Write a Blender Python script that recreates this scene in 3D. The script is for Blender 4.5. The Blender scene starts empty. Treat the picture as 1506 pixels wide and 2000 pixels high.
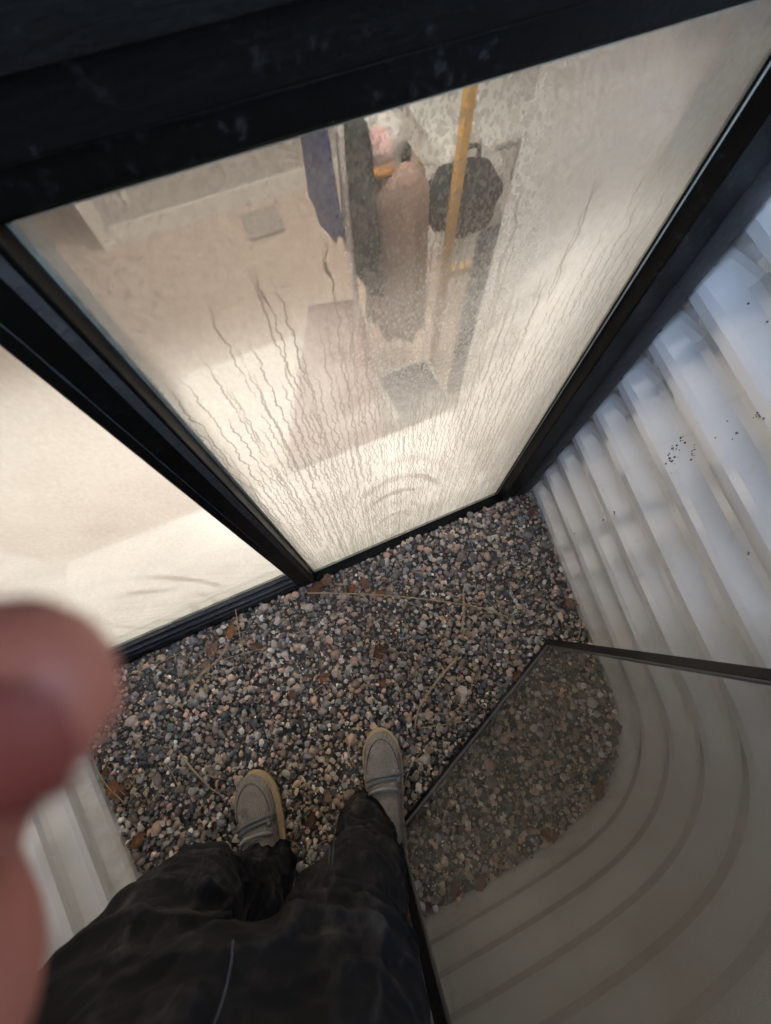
import bpy, bmesh, math, random
import numpy as np
from mathutils.bvhtree import BVHTree
from mathutils import Vector, Matrix, noise
random.seed(7); rng = np.random.default_rng(7)
SC = bpy.context.scene
COL = SC.collection
# ------------------------------------------------------------------ camera
CAMZ = 1.3
RIGHT = Vector((0.9150, -0.4032, -0.0124)); DOWN = Vector((-0.3849, -0.8634, -0.3260)); FWD = Vector((0.1207, 0.3031, -0.9453))
cam = bpy.data.cameras.new('camera'); camo = bpy.data.objects.new('camera', cam); COL.objects.link(camo)
cam.sensor_fit = 'VERTICAL'; cam.sensor_height = 24.0; cam.lens = 838/2000*24
cam.clip_start = 0.004; cam.clip_end = 500
cam.dof.use_dof = True; cam.dof.focus_distance = 1.25; cam.dof.aperture_fstop = 4.0
m = Matrix.Identity(4)
for i, v in enumerate((RIGHT, -DOWN, -FWD)):
    for j in range(3): m[j][i] = v[j]
m.translation = (0, 0, CAMZ)
camo.matrix_world = m
SC.camera = camo
# ------------------------------------------------------------------ sky, sun, exposure
SUN_EL, SUN_AZ = math.radians(34), math.radians(12)      # behind the house: the well lies in its shade
w = bpy.data.worlds.new('World'); SC.world = w; w.use_nodes = True
nt = w.node_tree; nt.nodes.clear()
sky = nt.nodes.new('ShaderNodeTexSky'); sky.sky_type = 'NISHITA'; sky.sun_disc = False
sky.sun_elevation = SUN_EL; sky.sun_rotation = SUN_AZ
tc = nt.nodes.new('ShaderNodeTexCoord')
cn = nt.nodes.new('ShaderNodeTexNoise'); cn.inputs['Scale'].default_value = 2.2; cn.inputs['Detail'].default_value = 6; cn.inputs['Roughness'].default_value = .55
cr = nt.nodes.new('ShaderNodeValToRGB'); cr.color_ramp.elements[0].position = .52; cr.color_ramp.elements[1].position = .76
mx = nt.nodes.new('ShaderNodeMix'); mx.data_type = 'RGBA'; mx.inputs[7].default_value = (5.2, 5.4, 5.9, 1)
bg = nt.nodes.new('ShaderNodeBackground'); bg.inputs['Strength'].default_value = 0.15
wo = nt.nodes.new('ShaderNodeOutputWorld')
nt.links.new(tc.outputs['Generated'], cn.inputs['Vector']); nt.links.new(cn.outputs['Fac'], cr.inputs['Fac'])
nt.links.new(cr.outputs['Color'], mx.inputs[0]); nt.links.new(sky.outputs[0], mx.inputs[6])
nt.links.new(mx.outputs[2], bg.inputs['Color']); nt.links.new(bg.outputs[0], wo.inputs['Surface'])
sun = bpy.data.lights.new('sun', 'SUN'); sun.energy = 3.0; sun.angle = math.radians(.5); sun.color = (1, .93, .82)
suno = bpy.data.objects.new('sun', sun); COL.objects.link(suno)
sd = Vector((math.sin(SUN_AZ)*math.cos(SUN_EL), math.cos(SUN_AZ)*math.cos(SUN_EL), math.sin(SUN_EL)))
suno.rotation_euler = sd.to_track_quat('Z', 'Y').to_euler()
SC.view_settings.view_transform = 'Standard'; SC.view_settings.look = 'None'
SC.view_settings.gamma = 1; SC.view_settings.use_curve_mapping = False
SC.view_settings.exposure = 3.45
SC.cycles.max_bounces = 8; SC.cycles.diffuse_bounces = 3; SC.cycles.glossy_bounces = 3; SC.cycles.transmission_bounces = 8; SC.cycles.transparent_max_bounces = 8
SC.cycles.use_adaptive_sampling = True; SC.cycles.adaptive_threshold = .015; SC.cycles.sample_clamp_indirect = 6; SC.cycles.blur_glossy = .5
LAMP_W = 0.31   # ceiling lamp emission factor
# ------------------------------------------------------------------ helpers
def raydir(px, py):
    return RIGHT*(px-753) + DOWN*(py-1000) + FWD*838
def gp(px, py, z=0.0):                   # the point at height z seen at that pixel of the photograph
    d = raydir(px, py); t = (z-CAMZ)/d.z
    return Vector((d.x*t, d.y*t, z))
def cp(px, py, depth):                   # a point at a depth from the phone's lens
    d = raydir(px, py); return Vector((0, 0, CAMZ)) + d*(depth/838)
def yp(px, py, y):                       # the point in the plane y seen at that pixel
    d = raydir(px, py); t = y/d.y
    return Vector((d.x*t, y, CAMZ+d.z*t))

def link(o, parent=None):
    COL.objects.link(o)
    if parent is not None: o.parent = parent
    return o
def tag(o, label=None, cat=None, group=None, kind=None):
    if label: o['label'] = label
    if cat: o['category'] = cat
    if group: o['group'] = group
    if kind: o['kind'] = kind
    return o
def empty(name, loc, label=None, cat=None, group=None):
    o = bpy.data.objects.new(name, None); o.empty_display_size = .05; o.location = loc
    COL.objects.link(o); return tag(o, label, cat, group)
class MB:
    """collects shapes (world coordinates) and links them as one mesh object"""
    def __init__(s): s.v = []; s.f = []
    def add(s, v, f):
        k = len(s.v); s.v += [tuple(x) for x in v]; s.f += [tuple(i+k for i in q) for q in f]; return s
    def box(s, a, b):
        x0, y0, z0 = a; x1, y1, z1 = b
        return s.add([(x0,y0,z0),(x1,y0,z0),(x1,y1,z0),(x0,y1,z0),(x0,y0,z1),(x1,y0,z1),(x1,y1,z1),(x0,y1,z1)],
                     [(0,3,2,1),(4,5,6,7),(0,1,5,4),(1,2,6,5),(2,3,7,6),(3,0,4,7)])
    def obox(s, c, ax, ay, az):          # oriented box: centre and three half-extent vectors
        c = Vector(c); P = []
        for sz in (-1, 1):
            for sx, sy in ((-1,-1),(1,-1),(1,1),(-1,1)): P.append(c+ax*sx+ay*sy+az*sz)
        return s.add(P, [(0,3,2,1),(4,5,6,7),(0,1,5,4),(1,2,6,5),(2,3,7,6),(3,0,4,7)])
    def tube(s, pts, rad, n=10, flat=1.0, up=None, cap=True):
        pts = [Vector(p) for p in pts]; N = len(pts)
        rad = [rad]*N if isinstance(rad, (int, float)) else rad
        t = (pts[1]-pts[0]).normalized()
        u = Vector(up) if up else (Vector((0,0,1)) if abs(t.z) < .9 else Vector((1,0,0)))
        u = (u - t*u.dot(t)).normalized(); V = []
        for i, p in enumerate(pts):
            t = (pts[min(i+1,N-1)]-pts[max(i-1,0)]).normalized()
            u = (u - t*u.dot(t)).normalized(); b = t.cross(u)
            for k in range(n):
                a = 2*math.pi*k/n; V.append(p + u*math.cos(a)*rad[i]*flat + b*math.sin(a)*rad[i])
        F = [(i*n+k, i*n+(k+1)%n, (i+1)*n+(k+1)%n, (i+1)*n+k) for i in range(N-1) for k in range(n)]
        if cap: F += [tuple(range(n))[::-1], tuple((N-1)*n+k for k in range(n))]
        return s.add(V, F)
    def ell(s, c, r, ax=None, nu=16, nv=10):
        c = Vector(c); ax = ax or (Vector((1,0,0)), Vector((0,1,0)), Vector((0,0,1)))
        V = [c - ax[2]*r[2]]
        for j in range(1, nv):
            ph = -math.pi/2 + math.pi*j/nv
            for k in range(nu):
                a = 2*math.pi*k/nu
                V.append(c + ax[0]*r[0]*math.cos(ph)*math.cos(a) + ax[1]*r[1]*math.cos(ph)*math.sin(a) + ax[2]*r[2]*math.sin(ph))
        V.append(c + ax[2]*r[2]); F = []
        for k in range(nu):
            F.append((0, 1+(k+1)%nu, 1+k)); F.append((len(V)-1, 1+(nv-2)*nu+k, 1+(nv-2)*nu+(k+1)%nu))
        for j in range(nv-2):
            for k in range(nu):
                a = 1+j*nu+k; b = 1+j*nu+(k+1)%nu; F.append((a, b, b+nu, a+nu))
        return s.add(V, F)
    def mesh(s, name):
        me = bpy.data.meshes.new(name); me.from_pydata(s.v, [], s.f); me.update(); return me
    def build(s, name, mat, parent=None, smooth=False, bevel=0, seg=2):
        me = s.mesh(name); o = bpy.data.objects.new(name, me); me.materials.append(mat)
        if smooth: me.shade_smooth()
        if parent is not None: o.parent = parent; o.matrix_parent_inverse = Matrix.Translation(-parent.location) if parent.type == 'EMPTY' else Matrix.Identity(4)
        COL.objects.link(o)
        if bevel:
            b = o.modifiers.new('bevel', 'BEVEL'); b.width = bevel; b.segments = seg; b.limit_method = 'ANGLE'; b.angle_limit = .6
            me.shade_smooth(); b.harden_normals = False
            o.modifiers.new('wn', 'WEIGHTED_NORMAL').keep_sharp = True
        return o
def adopt(o, parent):                    # parent a world-built mesh to a thing without moving it
    o.parent = parent
    o.matrix_parent_inverse = Matrix.Translation(-parent.location) if parent.type == 'EMPTY' else Matrix.Identity(4)
    return o
def evaluated(o):
    dg = bpy.context.evaluated_depsgraph_get(); dg.update()
    return bpy.data.meshes.new_from_object(o.evaluated_get(dg), depsgraph=dg)
def fuse(mb, voxel, smooth_it=6):
    """union of overlapping closed shapes as one continuous skin"""
    me = mb.mesh('tmp'); o = bpy.data.objects.new('tmp', me); COL.objects.link(o)
    r = o.modifiers.new('r', 'REMESH'); r.mode = 'VOXEL'; r.voxel_size = voxel
    if smooth_it:
        s = o.modifiers.new('s', 'SMOOTH'); s.iterations = smooth_it; s.factor = .5
    out = evaluated(o); bpy.data.objects.remove(o); return out
def mesh_obj(name, me, mat, parent=None, smooth=True):
    o = bpy.data.objects.new(name, me); me.name = name
    me.materials.clear(); me.materials.append(mat)
    if smooth: me.shade_smooth()
    if parent is not None: adopt(o, parent)
    COL.objects.link(o); return o
# ------------------------------------------------------------------ materials
class NT:
    """tiny node-graph writer"""
    def __init__(s, name):
        s.m = bpy.data.materials.new(name); s.m.use_nodes = True; s.t = s.m.node_tree; s.t.nodes.clear()
        s.out = s.n('ShaderNodeOutputMaterial'); s.c = s.n('ShaderNodeTexCoord')
        s.obj = s.c.outputs['Object']
    def n(s, k, **kw):
        x = s.t.nodes.new(k)
        for a, b in kw.items(): setattr(x, a, b)
        return x
    def set(s, sock, v):
        if hasattr(v, 'is_output') and v.is_output: s.t.links.new(v, sock)
        else: sock.default_value = v
    def math(s, op, a, b=0.0, c=0.0, clamp=False):
        x = s.n('ShaderNodeMath', operation=op, use_clamp=clamp)
        s.set(x.inputs[0], a); s.set(x.inputs[1], b); s.set(x.inputs[2], c); return x.outputs[0]
    def sstep(s, v, a, b):
        x = s.n('ShaderNodeMapRange', interpolation_type='SMOOTHSTEP')
        s.set(x.inputs[0], v); s.set(x.inputs[1], a); s.set(x.inputs[2], b); return x.outputs[0]
    def noise(s, scale, detail=4, rough=.5, vec=None, dist=0.0, dim='3D'):
        x = s.n('ShaderNodeTexNoise', noise_dimensions=dim); x.inputs['Scale'].default_value = scale; x.inputs['Detail'].default_value = detail
        x.inputs['Roughness'].default_value = rough; x.inputs['Distortion'].default_value = dist
        s.t.links.new(vec or s.obj, x.inputs['Vector']); return x.outputs['Fac']
    def voro(s, scale, vec=None, feature='F1', out='Distance', rnd=1.0):
        x = s.n('ShaderNodeTexVoronoi', feature=feature); x.inputs['Scale'].default_value = scale
        x.inputs['Randomness'].default_value = rnd
        s.t.links.new(vec or s.obj, x.inputs['Vector']); return x.outputs[out]
    def mapv(s, scale=(1,1,1), rot=(0,0,0), loc=(0,0,0), vec=None):
        x = s.n('ShaderNodeMapping'); x.inputs['Scale'].default_value = scale; x.inputs['Rotation'].default_value = rot; x.inputs['Location'].default_value = loc
        s.t.links.new(vec or s.obj, x.inputs['Vector']); return x.outputs[0]
    def ramp(s, fac, stops):
        x = s.n('ShaderNodeValToRGB'); e = x.color_ramp.elements
        while len(e) < len(stops): e.new(.5)
        for el, (p, c) in zip(e, stops): el.position = p; el.color = (*c, 1) if len(c) == 3 else c
        s.set(x.inputs[0], fac); return x.outputs[0]
    def mix(s, f, a, b):
        x = s.n('ShaderNodeMix', data_type='RGBA'); s.set(x.inputs[0], f)
        s.set(x.inputs[6], (*a, 1) if isinstance(a, tuple) and len(a) == 3 else a); s.set(x.inputs[7], (*b, 1) if isinstance(b, tuple) and len(b) == 3 else b)
        return x.outputs[2]
    def bump(s, h, strength=.3, dist=.002):
        x = s.n('ShaderNodeBump'); x.inputs['Strength'].default_value = strength; x.inputs['Distance'].default_value = dist
        s.t.links.new(h, x.inputs['Height']); return x.outputs[0]
    def xyz(s, vec=None):
        x = s.n('ShaderNodeSeparateXYZ'); s.t.links.new(vec or s.obj, x.inputs[0]); return x.outputs
    def pr(s, color, rough=.5, metal=0.0, normal=None, spec=.5, **kw):
        x = s.n('ShaderNodeBsdfPrincipled'); s.set(x.inputs['Base Color'], (*color, 1) if isinstance(color, tuple) and len(color) == 3 else color)
        s.set(x.inputs['Roughness'], rough); x.inputs['Metallic'].default_value = metal; x.inputs['Specular IOR Level'].default_value = spec
        if normal is not None: s.t.links.new(normal, x.inputs['Normal'])
        for k, v in kw.items(): s.set(x.inputs[k.replace('_', ' ')], v)
        return x.outputs[0]
    def mixs(s, f, a, b):
        x = s.n('ShaderNodeMixShader'); s.set(x.inputs[0], f); s.t.links.new(a, x.inputs[1]); s.t.links.new(b, x.inputs[2]); return x.outputs[0]
    def done(s, sh):
        s.t.links.new(sh, s.out.inputs['Surface']); return s.m
def soft(name, c, rough=.8, var=.25, scale=12, bump=.15, bscale=60, spec=.3, bdist=.003):
    """a plain material with some tonal variation and fine relief"""
    t = NT(name); a = tuple(x*(1-var) for x in c); b = tuple(min(1, x*(1+var)) for x in c)
    col = t.mix(t.noise(scale, 5, .6), a, b)
    return t.done(t.pr(col, rough, normal=t.bump(t.noise(bscale, 4, .6), bump, bdist), spec=spec))

def m_black_frame():
    t = NT('black_frame_paint')
    n1 = t.noise(95, 6, .7); n2 = t.noise(9, 3, .5); n3 = t.noise(420, 3, .6)
    dust = t.math('MULTIPLY', t.sstep(n1, .53, .72), t.sstep(n2, .40, .62))
    col = t.mix(dust, (.0026, .0020, .0013), (.036, .034, .031))
    return t.done(t.pr(col, t.mix(n2, (.32,)*3, (.6,)*3), normal=t.bump(t.math('ADD', n1, t.math('MULTIPLY', n3, .4)), .35, .002), spec=.12))
def m_sealant():
    t = NT('grey_sealant'); n = t.noise(60, 5, .65)
    return t.done(t.pr(t.mix(n, (.012, .012, .013), (.05, .046, .042)), .55, normal=t.bump(n, .6, .006)))
def m_well():
    t = NT('white_enamel'); n = t.noise(7, 5, .6); d = t.noise(2.2, 4, .6); s = t.noise(160, 4, .7)
    z = t.xyz()[2]
    dirt = t.math('MULTIPLY', t.sstep(d, .5, .78), .45)
    low = t.math('MULTIPLY', t.sstep(z, .14, -.01), t.sstep(t.noise(22, 5, .65), .3, .75))
    col = t.mix(dirt, t.mix(n, (.72, .705, .66), (.78, .765, .725)), (.46, .41, .32))
    col = t.mix(t.math('MULTIPLY', low, .55), col, (.36, .30, .21))
    run = t.noise(1.0, 4, .6, t.mapv((40, 40, 2.2)))
    col = t.mix(t.math('MULTIPLY', t.sstep(run, .56, .8), .25), col, (.40, .35, .27))
    speck = t.math('MULTIPLY', t.sstep(t.voro(38), .075, .035), t.sstep(t.noise(5, 2), .5, .62))
    col = t.mix(speck, col, (.05, .035, .02))
    rough = t.math('ADD', .07, t.math('MULTIPLY', s, .10))
    wav = t.bump(t.noise(5.5, 2, .4), .07, .02)
    return t.done(t.pr(col, rough, normal=wav, spec=.8, Coat_Weight=1.0, Coat_Roughness=.085, Coat_IOR=1.85))
def m_gravel(attr):
    t = NT('gravel_stone_mixed' if attr else 'pebble_stone')
    if attr:
        a = t.n('ShaderNodeVertexColor'); a.layer_name = 'Col'; base = a.outputs['Color']
    else:
        oi = t.n('ShaderNodeObjectInfo'); base = t.ramp(oi.outputs['Random'], PAL_RAMP)
    n = t.noise(260, 4, .7); n2 = t.noise(70, 4, .6)
    col = t.mix(t.sstep(n, .5, .8), base, t.mix(.45, base, (.5, .47, .43)))
    col = t.mix(.13, col, (.40, .385, .365))
    col = t.mix(t.math('MULTIPLY', t.sstep(n2, .52, .75), .5), col, t.mix(.6, base, (.07, .055, .04)))
    return t.done(t.pr(col, .62, normal=t.bump(t.math('ADD', n, n2), .5, .0015), spec=.35))
PAL = [(.055,.06,.07),(.10,.105,.115),(.17,.175,.18),(.26,.26,.26),(.40,.39,.375),(.50,.48,.45),(.33,.26,.21),(.42,.29,.23),(.25,.17,.12),(.13,.10,.08),(.30,.25,.17),(.19,.15,.12),(.07,.065,.06)]
PAL_RAMP = [(i/12, tuple(1.5*q*k_ for q, k_ in zip(PAL[i], (1.12, 1.0, .86)))) for i in (0,1,2,3,4,6,7,9,11,12)]
def m_soil():
    t = NT('dark_soil'); n = t.noise(90, 6, .7)
    return t.done(t.pr(t.mix(n, (.07, .056, .042), (.20, .16, .12)), .9, normal=t.bump(n, .8, .01)))
def m_lawn():
    t = NT('lawn_ground'); n = t.noise(14, 6, .7); k = t.noise(1.2, 3, .5)
    return t.done(t.pr(t.mix(n, t.mix(k, (.05,.07,.02), (.12,.10,.04)), (.10,.11,.035)), .9, normal=t.bump(t.noise(200, 4, .7), .8, .02)))
def m_denim():
    t = NT('washed_black_denim')
    a = t.noise(1.0, 5, .65, t.mapv((26, 26, 7))); b = t.noise(7, 4, .6); tw = t.n('ShaderNodeTexWave', wave_type='BANDS', bands_direction='DIAGONAL'); tw.inputs['Scale'].default_value = 420; tw.inputs['Distortion'].default_value = 1.5
    t.t.links.new(t.obj, tw.inputs['Vector']); g = t.n('ShaderNodeNewGeometry')
    fold = t.sstep(g.outputs['Pointiness'], .505, .535)       # wear whitens the ridges of the cloth
    wear = t.math('ADD', t.math('MULTIPLY', t.sstep(a, .50, .76), .6), t.math('MULTIPLY', fold, t.math('MULTIPLY', t.sstep(b, .35, .7), .32)), clamp=True)
    col = t.mix(wear, t.mix(b, (.0105, .0102, .0112), (.024, .022, .022)), (.125, .115, .106))
    col = t.mix(t.math('MULTIPLY', tw.outputs['Fac'], .25), col, t.mix(.3, col, (.03, .03, .033)))
    return t.done(t.pr(col, .88, normal=t.bump(t.math('ADD', t.math('MULTIPLY', tw.outputs['Fac'], .5), t.noise(240, 4, .7)), .35, .001), spec=.15))
def m_canvas():
    t = NT('shoe_canvas'); w1 = t.n('ShaderNodeTexWave', wave_type='BANDS', bands_direction='X'); w2 = t.n('ShaderNodeTexWave', wave_type='BANDS', bands_direction='Y')
    for x in (w1, w2): x.inputs['Scale'].default_value = 75; x.inputs['Distortion'].default_value = 2.5; x.inputs['Detail Scale'].default_value = 4; t.t.links.new(t.obj, x.inputs['Vector'])
    wv = t.math('MULTIPLY', w1.outputs['Fac'], w2.outputs['Fac']); n = t.noise(28, 5, .65); sp = t.noise(520, 3, .7)
    col = t.mix(n, (.24, .205, .175), (.37, .33, .29)); col = t.mix(t.sstep(sp, .45, .7), col, (.12, .095, .075)); col = t.mix(t.math('MULTIPLY', wv, .5), col, (.46, .41, .35))
    st = t.math('MULTIPLY', t.sstep(t.noise(16, 3), .58, .72), .5); col = t.mix(st, col, (.11, .085, .065))
    return t.done(t.pr(col, .9, normal=t.bump(t.math('ADD', wv, sp), .7, .0018), spec=.15))
def m_skin():
    t = NT('skin'); n = t.noise(120, 4, .6); k = t.noise(25, 3)
    col = t.mix(k, (.46, .14, .085), (.54, .18, .115))
    return t.done(t.pr(col, .45, normal=t.bump(n, .2, .0008), spec=.4))
def m_screen():
    """woven fibreglass insect mesh: dark threads with open gaps between them"""
    t = NT('insect_mesh_weave'); uv = t.n('ShaderNodeUVMap').outputs[0]; X = t.xyz(uv)
    P = .0016
    fx = t.math('ABSOLUTE', t.math('SUBTRACT', t.math('FRACT', t.math('DIVIDE', X[0], P)), .5)); fy = t.math('ABSOLUTE', t.math('SUBTRACT', t.math('FRACT', t.math('DIVIDE', X[1], P)), .5))
    th = t.math('MAXIMUM', t.math('LESS_THAN', fx, .105), t.math('LESS_THAN', fy, .105))
    film = t.math('MULTIPLY', t.noise(2.5, 5, .6), .14)
    fac = t.math('MAXIMUM', th, film)
    tr = t.n('ShaderNodeBsdfTransparent').outputs[0]
    sh = t.pr(t.mix(t.noise(5, 4), (.115, .10, .08), (.18, .16, .13)), .6, spec=.3)
    return t.done(t.mixs(fac, tr, sh))
def m_glass():
    t = NT('window_glass'); r = t.n('ShaderNodeBsdfRefraction'); r.inputs['IOR'].default_value = 1.05; r.inputs['Roughness'].default_value = 0; r.inputs['Color'].default_value = (.96, .985, .965, 1)
    g = t.n('ShaderNodeBsdfGlossy'); g.inputs['Roughness'].default_value = .02
    f = t.n('ShaderNodeFresnel'); f.inputs['IOR'].default_value = 1.3
    return t.done(t.mixs(t.math('MULTIPLY', f.outputs[0], .55), r.outputs[0], g.outputs[0]))
def m_fog(name, left=False):
    """condensation on the room side of the pane: mist, beads and run-down trails"""
    t = NT(name); X = t.xyz(); x, z = X[0], X[2]
    def trails(P, seed, wz, zlo, zhi, amp, pres):
        n1 = t.n('ShaderNodeTexNoise', noise_dimensions='2D'); n1.inputs['Scale'].default_value = 1; n1.inputs['Detail'].default_value = 4; n1.inputs['Roughness'].default_value = .62
        v = t.n('ShaderNodeCombineXYZ'); t.set(v.inputs[0], t.math('MULTIPLY', x, 14)); t.set(v.inputs[1], t.math('ADD', t.math('MULTIPLY', z, wz), seed*7.3)); t.t.links.new(v.outputs[0], n1.inputs['Vector'])
        xx = t.math('ADD', x, t.math('MULTIPLY', t.math('SUBTRACT', n1.outputs['Fac'], .5), amp))
        if left: xx = t.math('ADD', xx, t.math('MULTIPLY', z, .55))
        u = t.math('ADD', t.math('DIVIDE', xx, P), seed); c = t.math('FLOOR', u); fr = t.math('SUBTRACT', t.math('SUBTRACT', u, c), .5)
        wn = t.n('ShaderNodeTexWhiteNoise', noise_dimensions='1D'); t.set(wn.inputs['W'], c); r1 = wn.outputs['Value']
        wn2 = t.n('ShaderNodeTexWhiteNoise', noise_dimensions='1D'); t.set(wn2.inputs['W'], t.math('ADD', c, 71.7)); r2 = wn2.outputs['Value']
        d = t.math('ABSOLUTE', t.math('SUBTRACT', fr, t.math('MULTIPLY', t.math('SUBTRACT', r2, .5), .55)))
        wd = t.math('ADD', .0008/P*.5, t.math('MULTIPLY', n1.outputs['Fac'], .0022/P*.5))
        line = t.sstep(d, t.math('MULTIPLY', wd, 1.5), t.math('MULTIPLY', wd, .6))
        top = t.math('ADD', zlo, t.math('MULTIPLY', r1, zhi-zlo))
        on = t.sstep(t.math('SUBTRACT', top, z), 0.0, .06)
        gap = t.sstep(t.noise(1, 2, .5, t.mapv((60, 1, 9))), .30, .44)
        return t.math('MULTIPLY', t.math('MULTIPLY', line, on), t.math('MULTIPLY', gap, t.math('LESS_THAN', r2, pres)))
    if left:
        tr = t.math('MULTIPLY', trails(.011, 3, 30, .05, .4, .012, .7), .55)
    else:
        tr = t.math('MAXIMUM', trails(.0155, 1, 26, .80, 1.08, .020, .97), t.math('MULTIPLY', t.math('MAXIMUM', trails(.0115, 5, 32, .7, 1.07, .016, .95), trails(.0085, 9, 40, .4, 1.04, .012, .6)), .85))
    vsq = t.mapv((1, 1, .62))
    bead = t.sstep(t.voro(150, vsq), .42, .20); bead2 = t.sstep(t.voro(330, vsq), .40, .22)
    reg = t.noise(2.6, 3, .55); patch = t.noise(7, 4, .6)
    beads = t.math('MULTIPLY', t.math('MAXIMUM', bead, t.math('MULTIPLY', bead2, .7)), t.sstep(t.math('ADD', t.math('MULTIPLY', t.math('SUBTRACT', z, .8), 1.2), patch), .48, 1.0))
    # wiped arcs near the bottom of the pane
    cx, cz = (-.50, .12) if left else (.15, .08)
    dx = t.math('SUBTRACT', x, cx); dz = t.math('MULTIPLY', t.math('SUBTRACT', z, cz), .42)
    rr = t.math('SQRT', t.math('ADD', t.math('MULTIPLY', dx, dx), t.math('MULTIPLY', dz, dz)))
    rr = t.math('ADD', rr, t.math('MULTIPLY', patch, .03))
    ring = t.math('SINE', t.math('MULTIPLY', rr, 190 if not left else 120))
    arc = t.math('MULTIPLY', t.sstep(ring, .1, .9), t.math('MULTIPLY', t.sstep(rr, .24, .17), t.sstep(t.noise(9, 3), .36, .55)))
    arc = t.math('MULTIPLY', t.math('MULTIPLY', arc, t.sstep(t.noise(4, 2), .36, .52)), .8)
    # shaders
    mistv = t.math('ADD', .36, t.math('MULTIPLY', t.sstep(reg, .33, .68), .24))
    lowz = t.math('MULTIPLY', t.sstep(z, 1.06, .93), .14)
    mist = t.math('ADD', mistv, lowz, clamp=True)
    if not left:      # a patch in the middle where the mist has gathered into drops and run off
        ex = t.math('DIVIDE', t.math('SUBTRACT', x, .215), .15); ez = t.math('DIVIDE', t.math('SUBTRACT', z, .94), .30)
        er = t.math('ADD', t.math('SQRT', t.math('ADD', t.math('MULTIPLY', ex, ex), t.math('MULTIPLY', ez, ez))), t.math('MULTIPLY', t.math('SUBTRACT', t.noise(14, 4, .6), .5), .9))
        mist = t.math('MULTIPLY', mist, t.math('ADD', .42, t.math('MULTIPLY', t.sstep(er, .5, 1.2), .58)))
    rough = t.math('ADD', .09, t.math('MULTIPLY', t.sstep(z, 1.07, .90), .08))
    rf = t.n('ShaderNodeBsdfRefraction', distribution='GGX'); rf.inputs['IOR'].default_value = 1.05; t.set(rf.inputs['Roughness'], rough); rf.inputs['Color'].default_value = (.97, .98, .97, 1)
    clear = t.n('ShaderNodeBsdfRefraction'); clear.inputs['IOR'].default_value = 1.05; clear.inputs['Roughness'].default_value = .06
    tl = t.n('ShaderNodeBsdfTranslucent'); tl.inputs['Color'].default_value = (.93, .93, .91, 1)
    td = t.n('ShaderNodeBsdfTranslucent'); td.inputs['Color'].default_value = (.33, .31, .28, 1)
    if not left:
        inp = t.math('SUBTRACT', 1, t.sstep(er, .6, 1.25))
        beads = t.math('MAXIMUM', beads, t.math('MULTIPLY', t.math('MULTIPLY', inp, .85), t.math('MAXIMUM', t.sstep(t.voro(210, vsq), .46, .25), bead2)))
    mist = t.math('ADD', mist, t.math('MULTIPLY', t.math('SUBTRACT', t.noise(190, 3, .65, vsq), .5), .22), clamp=True)
    base = t.mixs(mist, rf.outputs[0], tl.outputs[0])
    tb = t.n('ShaderNodeBsdfTranslucent'); tb.inputs['Color'].default_value = (.55, .53, .49, 1)
    base = t.mixs(t.math('MULTIPLY', beads, .45), base, tb.outputs[0])
    base = t.mixs(arc, base, tb.outputs[0])
    base = t.mixs(t.math('MULTIPLY', tr, .8), base, td.outputs[0])
    return t.done(base)
def m_emit(name, c, s):
    t = NT(name); e = t.n('ShaderNodeEmission'); e.inputs[0].default_value = (*c, 1); e.inputs[1].default_value = s
    return t.done(e.outputs[0])
def m_plastic_bag():
    t = NT('clear_plastic_film'); n = t.noise(22, 5, .7); bp = t.bump(n, 1.0, .03)
    tr = t.n('ShaderNodeBsdfTransparent').outputs[0]
    return t.done(t.mixs(.42, tr, t.pr((.85, .84, .8), .12, normal=bp, spec=1.0)))
def m_leaf():
    t = NT('dry_leaf'); oi = t.n('ShaderNodeObjectInfo'); n = t.noise(70, 5, .65)
    base = t.ramp(oi.outputs['Random'], [(0, (.20,.075,.03)), (.35, (.28,.13,.055)), (.6, (.15,.07,.04)), (.85, (.30,.18,.11)), (1, (.10,.05,.03))])
    col = t.mix(t.sstep(n, .45, .75), base, t.mix(.55, base, (.06, .03, .02)))
    return t.done(t.pr(col, .7, normal=t.bump(n, .5, .002), spec=.25))
def m_straw():
    t = NT('dry_straw'); n = t.noise(60, 4, .6)
    return t.done(t.pr(t.mix(n, (.36, .25, .14), (.54, .42, .27)), .7, spec=.25))
def m_siding():
    t = NT('black_siding'); n = t.noise(1, 5, .65, t.mapv((9, 60, 60))); d = t.noise(55, 5, .7)
    return t.done(t.pr(t.mix(t.math('MULTIPLY', t.sstep(d, .58, .78), .6), (.0022, .0017, .0011), (.03, .028, .026)), .6, normal=t.bump(t.math('ADD', n, d), .4, .003), spec=.1))

FRAME = m_black_frame(); SEAL = m_sealant(); WELL = m_well(); GRAV = m_gravel(True); PEB = m_gravel(False); SOIL = m_soil(); LAWN = m_lawn()
DENIM = m_denim(); CANVAS = m_canvas(); SKIN = m_skin(); MESHM = m_screen(); GLASS = m_glass(); LEAF = m_leaf(); STRAW = m_straw(); SIDING = m_siding()
CONC = soft('concrete', (.30, .29, .27), .9, .2, 6, .4, 90)
DRYWALL = soft('white_wall_paint', (.78, .765, .74), .6, .03, 3, .1, 220, bdist=.001)
SILLW = soft('gloss_sill_paint', (.82, .80, .77), .29, .03, 3, .05, 40, spec=.6, bdist=.001)
VINYL = soft('white_vinyl', (.42, .425, .38), .35, .04, 5, .05, 40)
CARPET = soft('beige_carpet', (.62, .49, .415), .95, .12, 30, .6, 300, spec=.1)
GREYW = soft('grey_wall_paint', (.56, .55, .53), .7, .04, 3, .1, 200, bdist=.001)
SOLE = soft('tan_rubber_sole', (.44, .32, .17), .7, .2, 30, .3, 150)
LACE = soft('grey_lace', (.20, .20, .205), .85, .2, 60, .5, 500)
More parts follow.
